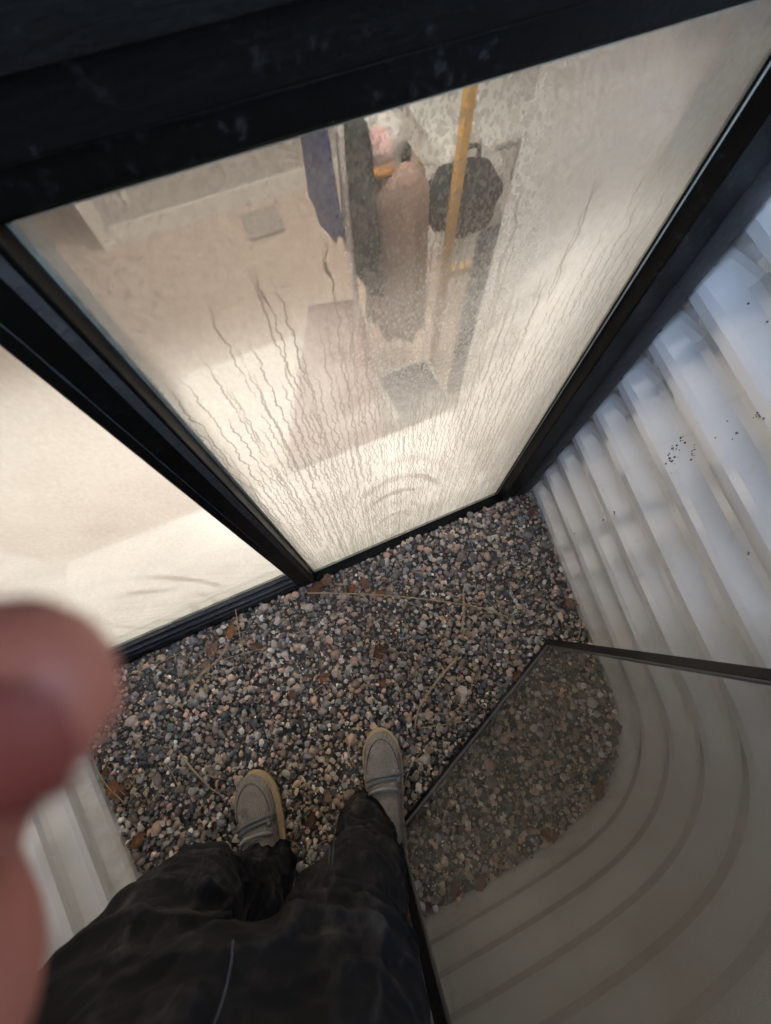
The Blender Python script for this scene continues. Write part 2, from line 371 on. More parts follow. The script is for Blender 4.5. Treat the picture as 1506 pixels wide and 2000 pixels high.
THREAD = soft('grey_thread', (.10, .11, .14), .8, .25, 90, .3, 300)
JACKET = soft('dark_jacket_cloth', (.05, .055, .065), .85, .2, 20, .4, 250)
HAIR = soft('brown_hair', (.05, .032, .02), .5, .3, 80, .6, 300)
NAIL = soft('finger_nail', (.27, .055, .034), .6, .1, 30, .05, 90, spec=.5)
PHONEM = soft('phone_shell', (.03, .03, .033), .3, .1, 10, .05, 90)
LENSM = soft('lens_glass', (.01, .01, .012), .05, .1, 10, .0, 90, spec=1)
BARS = soft('dark_bronze_aluminium', (.022, .018, .015), .4, .25, 30, .15, 120)
SPLINE = soft('grey_worn_aluminium', (.13, .125, .12), .45, .35, 40, .25, 160)
# ================================================================== THE SETTING
# well outline in plan (inner crest line): right wall, rounded corners, back wall, left wall
WP = []
def arc(c, r, a0, a1, n): return [(c[0]+r*math.cos(math.radians(a0+(a1-a0)*i/n)), c[1]+r*math.sin(math.radians(a0+(a1-a0)*i/n))) for i in range(n+1)]
rt = [(.632, .306), (.6175, .22), (.600, .12), (.582, .015), (.5645, -.085), (.5473, -.185), (.539, -.245)]
WP = rt + [(.533, -.30), (.521, -.36), (.500, -.41), (.468, -.455), (.424, -.493), (.37, -.523), (.30, -.546), (.21, -.560), (.10, -.567), (-.02, -.570), (-.15, -.570), (-.28, -.570), (-.40, -.565), (-.50, -.556), (-.575, -.540), (-.64, -.512), (-.69, -.472), (-.725, -.424), (-.748, -.37), (-.762, -.31)]
WP += [(-.777, -.2356), (-.796, -.135), (-.815, -.03), (-.839, .0974), (-.857, .19), (-.878, .306)]
def resample(P, step):
    out = [Vector(P[0])]; P = [Vector(p) for p in P]
    for a, b in zip(P, P[1:]):
        n = max(1, int(round((b-a).length/step)))
        out += [a+(b-a)*(i/n) for i in range(1, n+1)]
    return out
PATH = resample(WP, .015)
for _ in range(24): PATH = [PATH[0]] + [(PATH[i-1]+PATH[i]*2+PATH[i+1])/4 for i in range(1, len(PATH)-1)] + [PATH[-1]]
def inside(x, y, marg=0.0):
    c = False; P = PATH; n = len(P); j = n-1
    for i in range(n):
        if (P[i].y > y) != (P[j].y > y) and x < (P[j].x-P[i].x)*(y-P[i].y)/(P[j].y-P[i].y)+P[i].x: c = not c
        j = i
    return c
# ground around the well, level with the rim
def ring_ground():
    mb = MB(); n = len(PATH); cx, cy = -.12, -.1
    inn = []
    for p in PATH:
        d = Vector((p.x-cx, p.y-cy)).normalized(); inn.append((p.x+d.x*.06, p.y+d.y*.06))
    inn[0] = (.66, .287); inn[-1] = (-.91, .287)
    out = []
    for k, q in enumerate(inn):
        a = k/(n-1)
        # outer rectangle walked from right end of the wall round to the left end
        L = [(60, .287), (60, -60), (-60, -60), (-60, .287)]; s = a*3; i = min(2, int(s)); f = s-i
        out.append((L[i][0]+(L[i+1][0]-L[i][0])*f, L[i][1]+(L[i+1][1]-L[i][1])*f))
    V = [(x, y, 1.27) for x, y in inn] + [(x, y, 1.22) for x, y in out]
    mb.add(V, [(i, i+1, n+i+1, n+i) for i in range(n-1)])
    return mb.build('ground', LAWN)
tag(ring_ground(), 'mown lawn around the top of the window well', kind='structure')
# gravel bed
bed_mb = MB()
bed_pts = [(p.x + (p.x+.12)*.03, p.y-.012 if p.y < -.3 else p.y, -.012) for p in PATH]
bed_mb.add(bed_pts, [tuple(range(len(bed_pts)))])
bed_mb.box((-.90, .300, -.06), (.65, .345, -.022))
bed = bed_mb.build('gravel_bed', SOIL); tag(bed, 'bed of mixed grey and tan pea gravel on the well floor', kind='structure')
def ico(sub):
    b = bmesh.new(); bmesh.ops.create_icosphere(b, subdivisions=sub, radius=1)
    v = np.array([x.co[:] for x in b.verts]); f = np.array([[q.index for q in x.verts] for x in b.faces]); b.free(); return v, f
def stone_shape(v, seed, angular):
    r = np.random.default_rng(seed); s = v.copy()
    for k in range(9 if angular else 4):                       # knock flats into the ball
        d = r.normal(size=3); d /= np.linalg.norm(d); h = r.uniform(.48, .78) if angular else r.uniform(.75, .92)
        pr = s@d; over = np.maximum(pr-h, 0); s = s - np.outer(over*.97, d)
    s *= 1 + .05*r.normal(size=(len(v), 1))
    s *= np.array([1.0, r.uniform(.68, .95), r.uniform(.50, .78)])
    return s
def height(x, y):
    return .007*noise.noise((x*5, y*5, 1.3)) + .004*noise.noise((x*17, y*17, 4.1))
pal = np.array(PAL)
pal_w = np.array([9, 10, 10, 10, 7, 4, 8, 7, 6, 6, 6, 7, 8.]); pal_w /= pal_w.sum()
V1, F1 = ico(1); shapes = [stone_shape(V1, 100+i, i % 3 != 0) for i in range(36)]
stones = []
def scatter(step, zoff, smin, smax, keep):
    xs = np.arange(-.90, .66, step); ys = np.arange(-.60, .305, step)
    for y in ys:
        for x in xs:
            px = x + rng.uniform(-.5, .5)*step; py = y + rng.uniform(-.5, .5)*step
            if rng.random() > keep or py > .300 or not inside(px*.985-.002, min(py, .3)): continue
            sz = smin + (smax-smin)*rng.random()**2.0
            # worn finer patch in the middle right, as by the dry stalk
            stones.append((px, py, height(px, py)+zoff+rng.uniform(-.003, .003), sz))
scatter(.0138, -.004, .0068, .0130, .97)
scatter(.0180, .003, .0066, .0140, .55)
scatter(.055, .004, .0125, .0175, .30)
scatter(.0085, -.003, .0028, .0052, .6)
# the 300 largest that show become pebbles of their own
order = sorted(range(len(stones)), key=lambda i: -(stones[i][3] + (0.0 if (stones[i][1] > -.35) else -.01) + (.0005 if stones[i][2] > 0 else 0)))
big = set(order[:300])
vv = []; ff = []; cc = []; k = 0
for i, (x, y, z, sz) in enumerate(stones):
    if i in big: continue
    s = shapes[rng.integers(36)]*sz
    a = rng.uniform(0, 6.283); ca, sa = math.cos(a), math.sin(a); tl = rng.uniform(-.5, .5); ct, st_ = math.cos(tl), math.sin(tl)
    Rz = np.array([[ca, -sa, 0], [sa, ca, 0], [0, 0, 1]]); Rx = np.array([[1, 0, 0], [0, ct, -st_], [0, st_, ct]])
    vv.append(s@Rx.T@Rz.T + np.array([x, y, z])); ff.append(F1+k); k += len(V1)
    pidx = rng.choice(len(pal), p=pal_w); c = pal[pidx]*np.array([1.13, 1.0, .85])*rng.uniform(1.1, 2.1)
    cc.append(np.repeat(np.append(np.clip(c, 0, 1), 1.0)[None], len(V1), 0))
vv = np.concatenate(vv); ff = np.concatenate(ff); cc = np.concatenate(cc)
gm = bpy.data.meshes.new('gravel'); gm.vertices.add(len(vv)); gm.vertices.foreach_set('co', vv.ravel())
gm.loops.add(len(ff)*3); gm.loops.foreach_set('vertex_index', ff.ravel().astype(np.int32))
gm.polygons.add(len(ff)); gm.polygons.foreach_set('loop_start', np.arange(0, len(ff)*3, 3, dtype=np.int32)); gm.update(calc_edges=True)
ca_ = gm.color_attributes.new('Col', 'FLOAT_COLOR', 'POINT'); ca_.data.foreach_set('color', cc.ravel())
gm.materials.append(GRAV); gm.polygons.foreach_set('use_smooth', np.repeat(rng.random(len(ff)//len(F1)) > .45, len(F1)))
go = bpy.data.objects.new('gravel', gm); COL.objects.link(go); go.parent = bed; go['kind'] = 'stuff'
V2, F2 = ico(2); peb_me = []
for i in range(14):
    s = stone_shape(V2, 500+i, i % 3 != 0); me = bpy.data.meshes.new('pebble'); me.from_pydata([tuple(q) for q in s], [], [tuple(int(a) for a in q) for q in F2]); me.materials.append(PEB); me.shade_smooth(); peb_me.append(me)
for i in order[:300]:
    x, y, z, sz = stones[i]
    o = bpy.data.objects.new('pebble', peb_me[rng.integers(14)]); COL.objects.link(o); o.parent = bed
    o.location = (x, y, z); o.scale = (sz,)*3; o.rotation_euler = (rng.uniform(-.5, .5), rng.uniform(-.5, .5), rng.uniform(0, 6.28))

# ------------------------------------------------------------------ room behind the window
FZ = -.90; WY = .66; FY = 3.27; CZ = 1.56; OX0, OX1, OZ0, OZ1 = -.82, .533, -.004, 1.15
def struct(name, mb, mat, label=None, **k):
    return tag(mb.build(name, mat, **k), label, kind='structure')
struct('floor', MB().box((-3.2, .37, FZ-.1), (3.4, 6.2, FZ)), CARPET, 'beige carpet of the lit basement room')
struct('ceiling', MB().box((-3.2, .40, CZ), (3.4, 6.2, CZ+.1)), DRYWALL, 'white ceiling of the basement room')
mb = MB()
mb.box((-3.2, .388, FZ), (OX0, WY, CZ)); mb.box((OX1, .388, FZ), (3.4, WY, CZ)); mb.box((OX0, .388, FZ), (OX1, WY, OZ0-.02)); mb.box((OX0, .388, OZ1), (OX1, WY, CZ))
wf = struct('wall_front', mb, DRYWALL, 'thick white wall holding the window, with deep reveals')
MB().box((OX0+.001, .386, OZ0-.02), (OX1-.001, WY+.012, OZ0)).build('sill_board', SILLW, wf, bevel=.004)
wr = struct('wall_right', MB().box((3.3, .66, FZ), (3.4, 6.2, CZ)), DRYWALL)
struct('wall_left', MB().box((-3.2, .66, FZ), (-3.1, 6.2, CZ)), DRYWALL)
wb = struct('wall_back', MB().box((-.70, FY, FZ), (3.3, FY+.12, CZ)), GREYW, 'light grey far wall of the basement room')
struct('wall_hall', MB().box((-3.1, 5.4, FZ), (3.3, 5.5, CZ)), soft('tan_wall', (.55, .46, .35), .7, .05), 'tan wall beyond the doorway')
TRIMW = soft('white_trim', (.80, .79, .76), .35, .03)
MB().box((-.62, FY-.016, FZ), (3.3, FY, FZ+.13)).build('baseboard', TRIMW, wb, bevel=.003)
MB().box((-.72, FY-.02, FZ), (-.62, FY-.002, CZ)).build('door_casing', TRIMW, wb, bevel=.003)
op = yp(236, 385, FY)
pl_ = MB().box((op.x-.04, FY-.008, op.z-.06), (op.x+.04, FY, op.z+.06)).build('outlet_plate', TRIMW, wb, bevel=.003)
for dz in (-.028, .028):
    MB().tube([(op.x, FY-.008, op.z+dz), (op.x, FY-.012, op.z+dz)], .016, 14).build('socket', soft('socket_grey', (.35, .34, .33), .4), pl_)
# ================================================================== HOUSE FRONT
house = empty('house', (-.12, .30, 0), 'black clad house front above and around the basement window', 'house')
mb = MB(); mb.box((-6, .312, -1), (-.895, .386, 1.19)); mb.box((.64, .312, -1), (6, .386, 1.19)); mb.box((-.895, .312, -1), (.64, .386, -.03))
mb.build('foundation_wall', CONC, house)
MB().box((-6, .288, 1.156), (6, .386, 1.1895)).build('trim_board', SIDING, house, bevel=.0025)
zz = 1.192
while zz < 4.6:
    mb = MB(); mb.add([(-6, .276, zz), (6, .276, zz), (6, .290, zz+.148), (-6, .290, zz+.148), (-6, .386, zz), (6, .386, zz), (6, .386, zz+.148), (-6, .386, zz+.148)],
        [(0,1,2,3), (4,7,6,5), (0,4,5,1), (3,2,6,7), (0,3,7,4), (1,5,6,2)])
    mb.build('siding_board', SIDING, house); zz += .1505
MB().add([(-6.3, -.2, 4.55), (6.3, -.2, 4.55), (6.3, 5, 6.6), (-6.3, 5, 6.6), (-6.3, -.2, 4.72), (6.3, -.2, 4.72), (6.3, 5, 6.78), (-6.3, 5, 6.78)],
    [(0,3,2,1), (4,5,6,7), (0,1,5,4), (1,2,6,5), (2,3,7,6), (3,0,4,7)]).build('roof', soft('roof_shingle', (.05,.05,.052), .9), house)
mb = MB(); mb.box((-6, .39, -.95), (-5.9, 6.4, 4.6)); mb.box((5.9, .39, -.95), (6, 6.4, 4.6)); mb.box((-6, 6.3, -.95), (6, 6.4, 6.9)); mb.build('side_wall', SIDING, house)
# ================================================================== WINDOW
GY = .3276; LY = .352
win = empty('basement_window', (-.145, .30, 0), 'black framed sliding basement window with fogged wet panes', 'window')
def bar(name, a, b, mat=FRAME, parent=win, bv=.003): return MB().box(a, b).build(name, mat, parent, bevel=bv)
bar('head_frame', (-.895, .2985, 1.128), (.632, .386, 1.1535))
bar('head_frame', (-.82, .3200, 1.1145), (.528, .372, 1.1275))
jr = bar('jamb', (.520, .2985, -.02), (.578, .386, 1.1275)); bar('jamb', (-.875, .2985, -.02), (-.815, .386, 1.1275))
# bottom rail below the fixed pane and the open double track below the sliding pane
bar('sill_rail', (-.114, .2985, -.028), (.519, .3262, .003)); 
sr = bar('sill_rail', (-.8145, .2985, -.028), (-.1665, .3110, .010), bv=.002)
mb = MB(); mb.box((-.8145, .3112, -.028), (-.1665, .3215, -.004)); mb.box((-.8145, .3217, -.028), (-.1665, .3265, .014)); mb.box((-.8145, .3267, -.028), (-.1665, .337, .002)); mb.box((-.8145, .3372, -.028), (-.1665, .350, .016))
mb.build('track', soft('worn_track', (.05, .05, .052), .28, .4, 40, .2, 120), win, bevel=.0012)
bar('meeting_stile', (-.1660, .2985, -.02), (-.1150, .3340, 1.1277))
MB().box((-.128, .2970, -.018), (-.1185, .2990, 1.12)).build('weather_strip', SEAL, win)
# light inner frame on the room side
mb = MB(); mb.box((.5195, .3345, -.004), (.532, .3855, 1.114)); mb.build('inner_frame', VINYL, win)
mb = MB(); mb.box((-.8135, .3595, -.004), (-.8, .3855, 1.114)); mb.build('inner_frame', VINYL, win)
mb = MB(); mb.box((-.8, .360, -.004), (-.168, .3855, .010)); mb.box((-.113, .3352, -.004), (.519, .3855, .002)); mb.build('inner_frame', VINYL, win)
MB().box((-.1655, .3345, -.003), (-.1155, .384, 1.113)).build('inner_stile', VINYL, win, bevel=.003)
EDGEM = soft('edge_spacer', (.42, .40, .33), .25, .5, 50, .1, 90, spec=.8)
def pane(x0, x1, y0, z0, z1, fogmat):
    # outer sheet of the pane with its edges, open to the room side where the condensation film closes it
    t = .0065; V = [(x0,y0,z0),(x1,y0,z0),(x1,y0,z1),(x0,y0,z1)]
    p = MB().add(V, [(0,1,2,3)]).build('pane', GLASS, win)
    V = [(x0,y0+t,z0),(x1,y0+t,z0),(x1,y0+t,z1),(x0,y0+t,z1)]
    f = MB().add(V, [(3,2,1,0)]).build('condensation', fogmat, p)
    e = MB()
    e.box((x0, y0+.001, z0), (x0+.004, y0+t-.001, z1)); e.box((x1-.004, y0+.001, z0), (x1, y0+t-.001, z1)); e.box((x0, y0+.001, z0), (x1, y0+t-.001, z0+.004)); e.box((x0, y0+.001, z1-.004), (x1, y0+t-.001, z1))
    e.build('edge_spacer', EDGEM, p)
    return p
pane(-.1145, .5195, GY, .0035, 1.114, m_fog('condensation_right'))
pane(-.8145, -.1665, LY, .017, 1.114, m_fog('condensation_left', True))
# glazing beads on the weather side of the fixed pane, and dusty caulk lines
BEADP = soft('pale_bead', (.50, .47, .38), .3, .5, 60, .2, 120)
MB().box((.5130, .3256, .004), (.5166, .3274, 1.113)).build('glazing_bead', FRAME, win); MB().box((.5168, .3250, .004), (.5198, .3274, 1.113)).build('glazing_bead', BEADP, win)
MB().box((-.113, .3256, .0036), (.5125, .3274, .0062)).build('glazing_bead', BEADP, win)
MB().box((-.8, .3502, .0165), (-.168, .3518, .0195)).build('glazing_bead', BEADP, win)
DUST = soft('dusty_caulk', (.035, .034, .033), .9, .7, 70, .8, 160)
def caulk(a, b, r, n=90, parent=win, seed=0):
    a = Vector(a); b = Vector(b)
    pts = [lerp3(a, b, i/n)+Vector((0, .0012*noise.noise((i*.37, seed, 1)), .0014*noise.noise((i*.41, seed, 5)))) for i in range(n+1)]
    MB().tube(pts, [max(.0002, r*(1+1.1*noise.noise((i*.29, seed, 9)))) for i in range(n+1)], 6).build('caulk_bead', DUST, parent, smooth=True)
def lerp3(a, b, t): return a+(b-a)*t
caulk((-.88, .2975, 1.1545), (.62, .2975, 1.1545), .0016, 160, win, 3)
caulk((-2.0, .2868, 1.1905), (2.0, .2868, 1.1905), .0014, 300, house, 7)
caulk((-.1152, .3270, 0.0), (-.1152, .3270, 1.11), .0011, 160, win, 5)
caulk((-.152, .2983, 0.0), (-.152, .2983, 1.12), .0007, 120, win, 11)
# ================================================================== WINDOW WELL
def build_well():
    prof = []            # (outward offset, height): inner flat, slope out, outer flat, hidden slope in
    P = .1113; z = .0
    prof.append((0, -.05))
    k = 0
    while z < 1.33:
        pts = [(0, .0), (0, .0165), (.0060, .0290), (.0270, .0555), (.0325, .0680), (.0325, .0800)]
        for o, h in pts: prof.append((o, z+h))
        z += P
    prof += [(0, z), (0, z+.012), (.045, z+.014), (.045, z+.004)]
    n = len(PATH); V = []; F = []
    for i, p in enumerate(PATH):
        t = (PATH[min(i+1, n-1)] - PATH[max(i-1, 0)]).normalized(); nr = Vector((-t.y, t.x))     # path runs clockwise: outward normal is to the left
        if nr.dot(p-Vector((-.12, -.05))) < 0: nr = -nr
        e = min(i, n-1-i); fade = min(1, .35 + .16*e)
        for o, h in prof:
            q = p + nr*(o*fade*max(.20, min(1, (p.y+.54)/.30)) + .0016*noise.noise((p.x*3, p.y*3, h*4))); V.append((q.x, q.y, h))
    m_ = len(prof)
    F = [(i*m_+j, (i+1)*m_+j, (i+1)*m_+j+1, i*m_+j+1) for i in range(n-1) for j in range(m_-1)]
    return V, F
wl = empty('window_well', (-.12, -.1, 0), 'white enamelled corrugated steel window well wrapping round the gravel', 'window well')
V, F = build_well(); V_WELL, F_WELL = V, F; mbw = MB().add(V, F)
wo_ = mbw.build('corrugated_liner', WELL, wl, smooth=True)
wo_.data.set_sharp_from_angle(angle=math.radians(9.5)) if hasattr(wo_.data, 'set_sharp_from_angle') else None
sl = wo_.modifiers.new('thick', 'SOLIDIFY'); sl.thickness = .0015
# flanges fixed to the wall on either side, with lumpy sealant
for sx, x0, x1 in ((1, .579, .634), (-1, -.880, -.876)):
    mb = MB(); N = 60; W_ = 5; V = []
    for i in range(N+1):
        z = -.03 + 1.20*i/N
        for j in range(W_+1):
            f = j/W_; x = x0+(x1-x0)*f + (.004*noise.noise((3.1, 1, z*26)) if 0 < j < W_ else 0)
            y = .2995 - .010*math.sin(f*math.pi) + .003*noise.noise((x*60, 7, z*34)); V.append((x, y, z))
    mb.add(V, [(i*(W_+1)+j, i*(W_+1)+j+1, (i+1)*(W_+1)+j+1, (i+1)*(W_+1)+j) for i in range(N) for j in range(W_)])
    o = mb.build('sealed_flange', SEAL, wl, smooth=True)
    s = o.modifiers.new('t', 'SOLIDIFY'); s.thickness = .012; s.offset = -1
for k in range(9):     # screw heads down the right flange
    z = .06+.13*k
    MB().tube([(.6295, .300, z), (.6245, .298, z)], .005, 8).build('bolt', SEAL, wl)
# mud splashes on the right-hand liner
lb_ = BVHTree.FromPolygons([tuple(v) for v in V_WELL], F_WELL); MUD = soft('dried_mud', (.11, .085, .06), .95, .4, 200)
mud = MB()
for px, py, sx, sy, cnt in ((1315, 893, 13, 26, 24), (1352, 880, 7, 18, 9), (1482, 812, 10, 8, 9), (1335, 862, 6, 6, 5), (1462, 1080, 3, 2, 2), (1118, 1040, 14, 26, 5), (1190, 1010, 20, 30, 4), (1420, 860, 40, 60, 5)):
    r = random.Random(px)
    for k in range(cnt):
        h = lb_.ray_cast(Vector((0,0,CAMZ)), raydir(px+r.gauss(0, sx*.5), py+r.gauss(0, sy*.5)).normalized())
        if h[0] is None: continue
        n_ = h[1] if h[1].dot(Vector((0,0,CAMZ))-h[0]) > 0 else -h[1]; a_ = n_.orthogonal().normalized(); q_ = r.uniform(.0006, .0018)
        mud.ell(h[0]+n_*.0004, (q_*r.uniform(.6, 1.6), q_, .0008), (a_, n_.cross(a_), n_), 8, 5)
mud.build('mud_splash', MUD, wl, smooth=True)['kind'] = 'stuff'
# ================================================================== INSECT SCREEN
S0 = Vector((.4397, -.1341, .004)); S1 = Vector((-.1663, -.3857, .004)); UP = -Vector((-.0953, .1236, -.9877)).normalized()
AX = (S1-S0).normalized(); UP = (UP-AX*UP.dot(AX)).normalized(); NR = AX.cross(UP).normalized(); SW = (S1-S0).length; SH = 1.14; BW = .020; BT = .0055
scr = empty('insect_screen', (S0+S1)/2, 'dark framed insect screen leaning against the back of the well', 'window screen')
def sbar(a0, a1, u0, u1, name='frame_bar', mat=BARS, th=BT, off=0.0):
    c = S0 + AX*((a0+a1)/2) + UP*((u0+u1)/2) + NR*off
    return MB().obox(c, AX*((a1-a0)/2), UP*((u1-u0)/2), NR*th).build(name, mat, scr, bevel=.0015)
sbar(0, BW, .0, SH); sbar(SW-BW, SW, .0, SH); sbar(BW+.0005, SW-BW-.0005, 0, BW); sbar(BW+.0005, SW-BW-.0005, SH-BW, SH)
sbar(BW+.001, SW-BW-.001, BW+.0002, BW+.0042, 'spline', SPLINE, .0035, .002); sbar(BW+.0002, BW+.0042, BW, SH-BW, 'spline', SPLINE, .0035, .002); sbar(SW-BW-.0042, SW-BW-.0002, BW, SH-BW, 'spline', SPLINE, .0035, .002)
me = bpy.data.meshes.new('mesh'); q = [S0+AX*(BW*.6)+UP*(BW*.6), S0+AX*(SW-BW*.6)+UP*(BW*.6), S0+AX*(SW-BW*.6)+UP*(SH-BW*.6), S0+AX*(BW*.6)+UP*(SH-BW*.6)]
me.from_pydata([tuple(v) for v in q], [], [(0,1,2,3)]); uvl = me.uv_layers.new(name='UVMap')
for l, u in zip(uvl.data, ((0,0), (SW,0), (SW,SH), (0,SH))): l.uv = u
mo = mesh_obj('mesh', me, MESHM, scr, smooth=False)
# ================================================================== PERSON
per = empty('person', (-.33, -.33, 0), 'person in washed black jeans and tan canvas shoes holding up a phone', 'person')
FACE = Vector((.435, .90, 0)).normalized(); LAT = Vector((.90, -.435, 0)).normalized()
hipc = Vector((-.262, -.242, .84))
legs = {'L': dict(hip=hipc-LAT*.086+Vector((0,0,-.02)), knee=Vector((-.425, -.205, .47)), ank=Vector((-.474, -.352, .09))),
        'R': dict(hip=hipc+LAT*.080+Vector((0,0,-.02)), knee=Vector((-.188, -.297, .46)), ank=Vector((-.212, -.365, .09)))}
def lerp(a, b, t): return a+(b-a)*t
def smoothpath(pts, rad, n=6):
    """Catmull-Rom through joints, radii eased"""
    P = [Vector(p) for p in pts]; out = []; rr = []
    for i in range(len(P)-1):
        p0, p1, p2, p3 = P[max(i-1,0)], P[i], P[i+1], P[min(i+2,len(P)-1)]
        for k in range(n):
            t = k/n; out.append(.5*((2*p1)+(p2-p0)*t+(2*p0-5*p1+4*p2-p3)*t*t+(3*p1-p0-3*p2+p3)*t**3)); rr.append(rad[i]+(rad[i+1]-rad[i])*(t*t*(3-2*t)))
    out.append(P[-1]); rr.append(rad[-1]); return out, rr
# --- jeans: both legs and the seat as one cloth surface
jm = MB()
for s in 'LR':
    L = legs[s]
    pts, rr = smoothpath([L['ank']+Vector((0, .035, -.07)), L['ank']+Vector((0,.035,.03)), lerp(L['ank'], L['knee'], .5)+Vector((0,-.01,0)), L['knee'], lerp(L['knee'], L['hip'], .5)+FACE*.012, L['hip'], L['hip']+Vector((0,0,.10))],
                         [.068, .066, .067, .069, .079, .098, .095], 7)
    jm.tube(pts, rr, 20)
jm.ell(hipc+Vector((0,0,.02))-FACE*.01, (.155, .120, .125), (LAT, FACE, Vector((0,0,1))), 24, 14)
jm.tube([hipc+Vector((0,0,.05)), hipc+Vector((0,0,.12))-FACE*.01, hipc+Vector((0,0,.2))-FACE*.03], [.135, .15, .15], 24, .82, up=FACE)
jme = fuse(jm, .0075, 10)
def fnoise(p, f): return noise.noise((p[0]*f, p[1]*f, p[2]*f))
def wrinkle(me):
    me.calc_loop_triangles(); nrm = [v.normal.copy() for v in me.vertices]
    for v, n in zip(me.vertices, nrm):
        p = v.co; d = 0
        for s in 'LR':
            L = legs[s]
            # folds gather at the knee, ankle and groin; ridges run obliquely round the leg
            for J, amt, fr in ((L['knee'], .0075, 46), (L['ank']+Vector((0,0,.07)), .010, 60), (L['hip']+FACE*.09+Vector((0,0,-.08)), .0085, 40), (lerp(L['knee'], L['hip'], .5), .005, 34)):
                r = (p-J).length
                if r < .26:
                    wgt = math.exp(-(r/.12)**2)
                    ph = p.z*fr + (p.x*.6+p.y*.5)*fr*(.9 if s == 'L' else -.7) + 5*fnoise(p, 7)
                    rd = 1-abs(math.sin(ph)); d += amt*2.3*wgt*(rd**3-.25)
        rdg = 1-2*abs(fnoise((p.x*1.6, p.y*1.6, p.z*.7+2), 15)); rd2 = 1-2*abs(fnoise((p.x+4, p.y, p.z*.8), 38))
        d += .006*fnoise(p, 9) + .0085*max(0, rdg)**3 + .0036*max(0, rd2)**2.5 + .0010*fnoise(p, 70)
        v.co = p + n*d
wrinkle(jme)
b = bmesh.new(); b.from_mesh(jme)
for s in 'LR':                                     # cut clean hems
    pass
bmesh.ops.bisect_plane(b, geom=b.verts[:]+b.edges[:]+b.faces[:], plane_co=(0, 0, .070), plane_no=(0, -.30, 1), clear_inner=True)
bmesh.ops.bisect_plane(b, geom=b.verts[:]+b.edges[:]+b.faces[:], plane_co=(0, 0, 1.0), plane_no=(0, 0, 1), clear_outer=True)
b.to_mesh(jme); b.free(); jme.update()
jeans = mesh_obj('jeans', jme, DENIM, per)
s = jeans.modifiers.new('cloth', 'SOLIDIFY'); s.thickness = .0025; s.offset = -1
jeans.modifiers.new('sub', 'SUBSURF').render_levels = 1; jeans.modifiers['sub'].levels = 1
jb = BVHTree.FromPolygons([v.co[:] for v in jme.vertices], [p.vertices[:] for p in jme.polygons])
def seam(name, pix, lift=.0008, r=.0008, dash=False):
    pts = []
    for px, py in pix:
        d = raydir(px, py).normalized(); h = jb.ray_cast(Vector((0,0,CAMZ)), d)
        if h[0] is not None: pts.append(h[0]+h[1]*lift)
    if len(pts) > 1: return MB().tube(pts, r, 6).build(name, THREAD, jeans, smooth=True)
seam('fly_seam', [(456+(414-456)*t+8*math.sin(t*3), 1838+(2010-1838)*t) for t in np.linspace(0, 1, 18)])
seam('inseam', [(648-6*t, 1600+90*t) for t in np.linspace(0, 1, 14)], r=.0009)
seam('inseam', [(655-6*t, 1600+90*t) for t in np.linspace(0, 1, 14)], r=.0009)
# --- body under the clothes: one continuous skin with head, arms, hands and feet
bm_ = MB(); Zv = Vector((0,0,1))
chest = hipc - FACE*.11 + Zv*.43; neck = chest - FACE*.00 + Zv*.20; head = neck + Zv*.15 + FACE*.05
for s in 'LR':
    L = legs[s]; pts, rr = smoothpath([L['ank']+Vector((0,0,-.03)), lerp(L['ank'], L['knee'], .6)-Vector((0,.01,0)), L['knee'], L['hip'], L['hip']+Zv*.08], [.036, .050, .052, .078, .08], 5); bm_.tube(pts, rr, 14)
pts, rr = smoothpath([hipc, hipc+Zv*.15-FACE*.04, chest, chest+Zv*.14, neck+Zv*.0], [.12, .12, .14, .12, .05], 5)
bm_.tube(pts, rr, 20, .78, up=FACE)
bm_.tube([neck-Zv*.05, head], [.055, .05], 14)
bm_.ell(head+Zv*.03, (.075, .095, .118), (LAT, FACE, Zv), 20, 14); bm_.ell(head-Zv*.055+FACE*.035, (.052, .055, .06), (LAT, FACE, Zv))
bm_.tube([head+FACE*.11+Zv*.02, head+FACE*.125-Zv*.025], [.008, .016], 8)       # nose
for e in (-1, 1): bm_.ell(head+LAT*.077*e+Zv*.005, (.010, .022, .034), (LAT, FACE, Zv), 10, 8)
def camv(x, y, z): return Vector((0,0,CAMZ)) + RIGHT*x + DOWN*y + FWD*z
sh = {'L': chest+Zv*.12-LAT*.17, 'R': chest+Zv*.12+LAT*.17}
elb = {'L': Vector((-.44, -.20, 1.20)), 'R': Vector((.06, -.36, 1.20))}
wri = {'L': camv(-.115, .145, -.012), 'R': camv(.115, .16, -.02)}
palm = {'L': camv(-.082, .085, -.004), 'R': camv(.082, .10, -.015)}
for s in 'LR':
    pts, rr = smoothpath([lerp(chest+Zv*.1, sh[s], .6), sh[s], elb[s], wri[s], palm[s]], [.06, .058, .042, .028, .03], 6); bm_.tube(pts, rr, 14)
    e = -1 if s == 'L' else 1
    bm_.ell(palm[s], (.017, .048, .042), (RIGHT, DOWN, FWD), 14, 10)
    for k in range(4):              # fingers wrap round the long edge of the phone on its screen side
        y0 = palm[s] + DOWN*(-.036+.022*k) + RIGHT*(-.012*e); lk = (.95, 1.05, 1.0, .8)[k]
        q = [y0 - FWD*.020, y0 - FWD*.034*lk - RIGHT*e*.018*lk, y0 - FWD*.036*lk - RIGHT*e*.040*lk, y0 - FWD*.030*lk - RIGHT*e*.056*lk]
        pts, rr = smoothpath(q, [.0095, .009, .0085, .0065], 4); bm_.tube(pts, rr, 10)
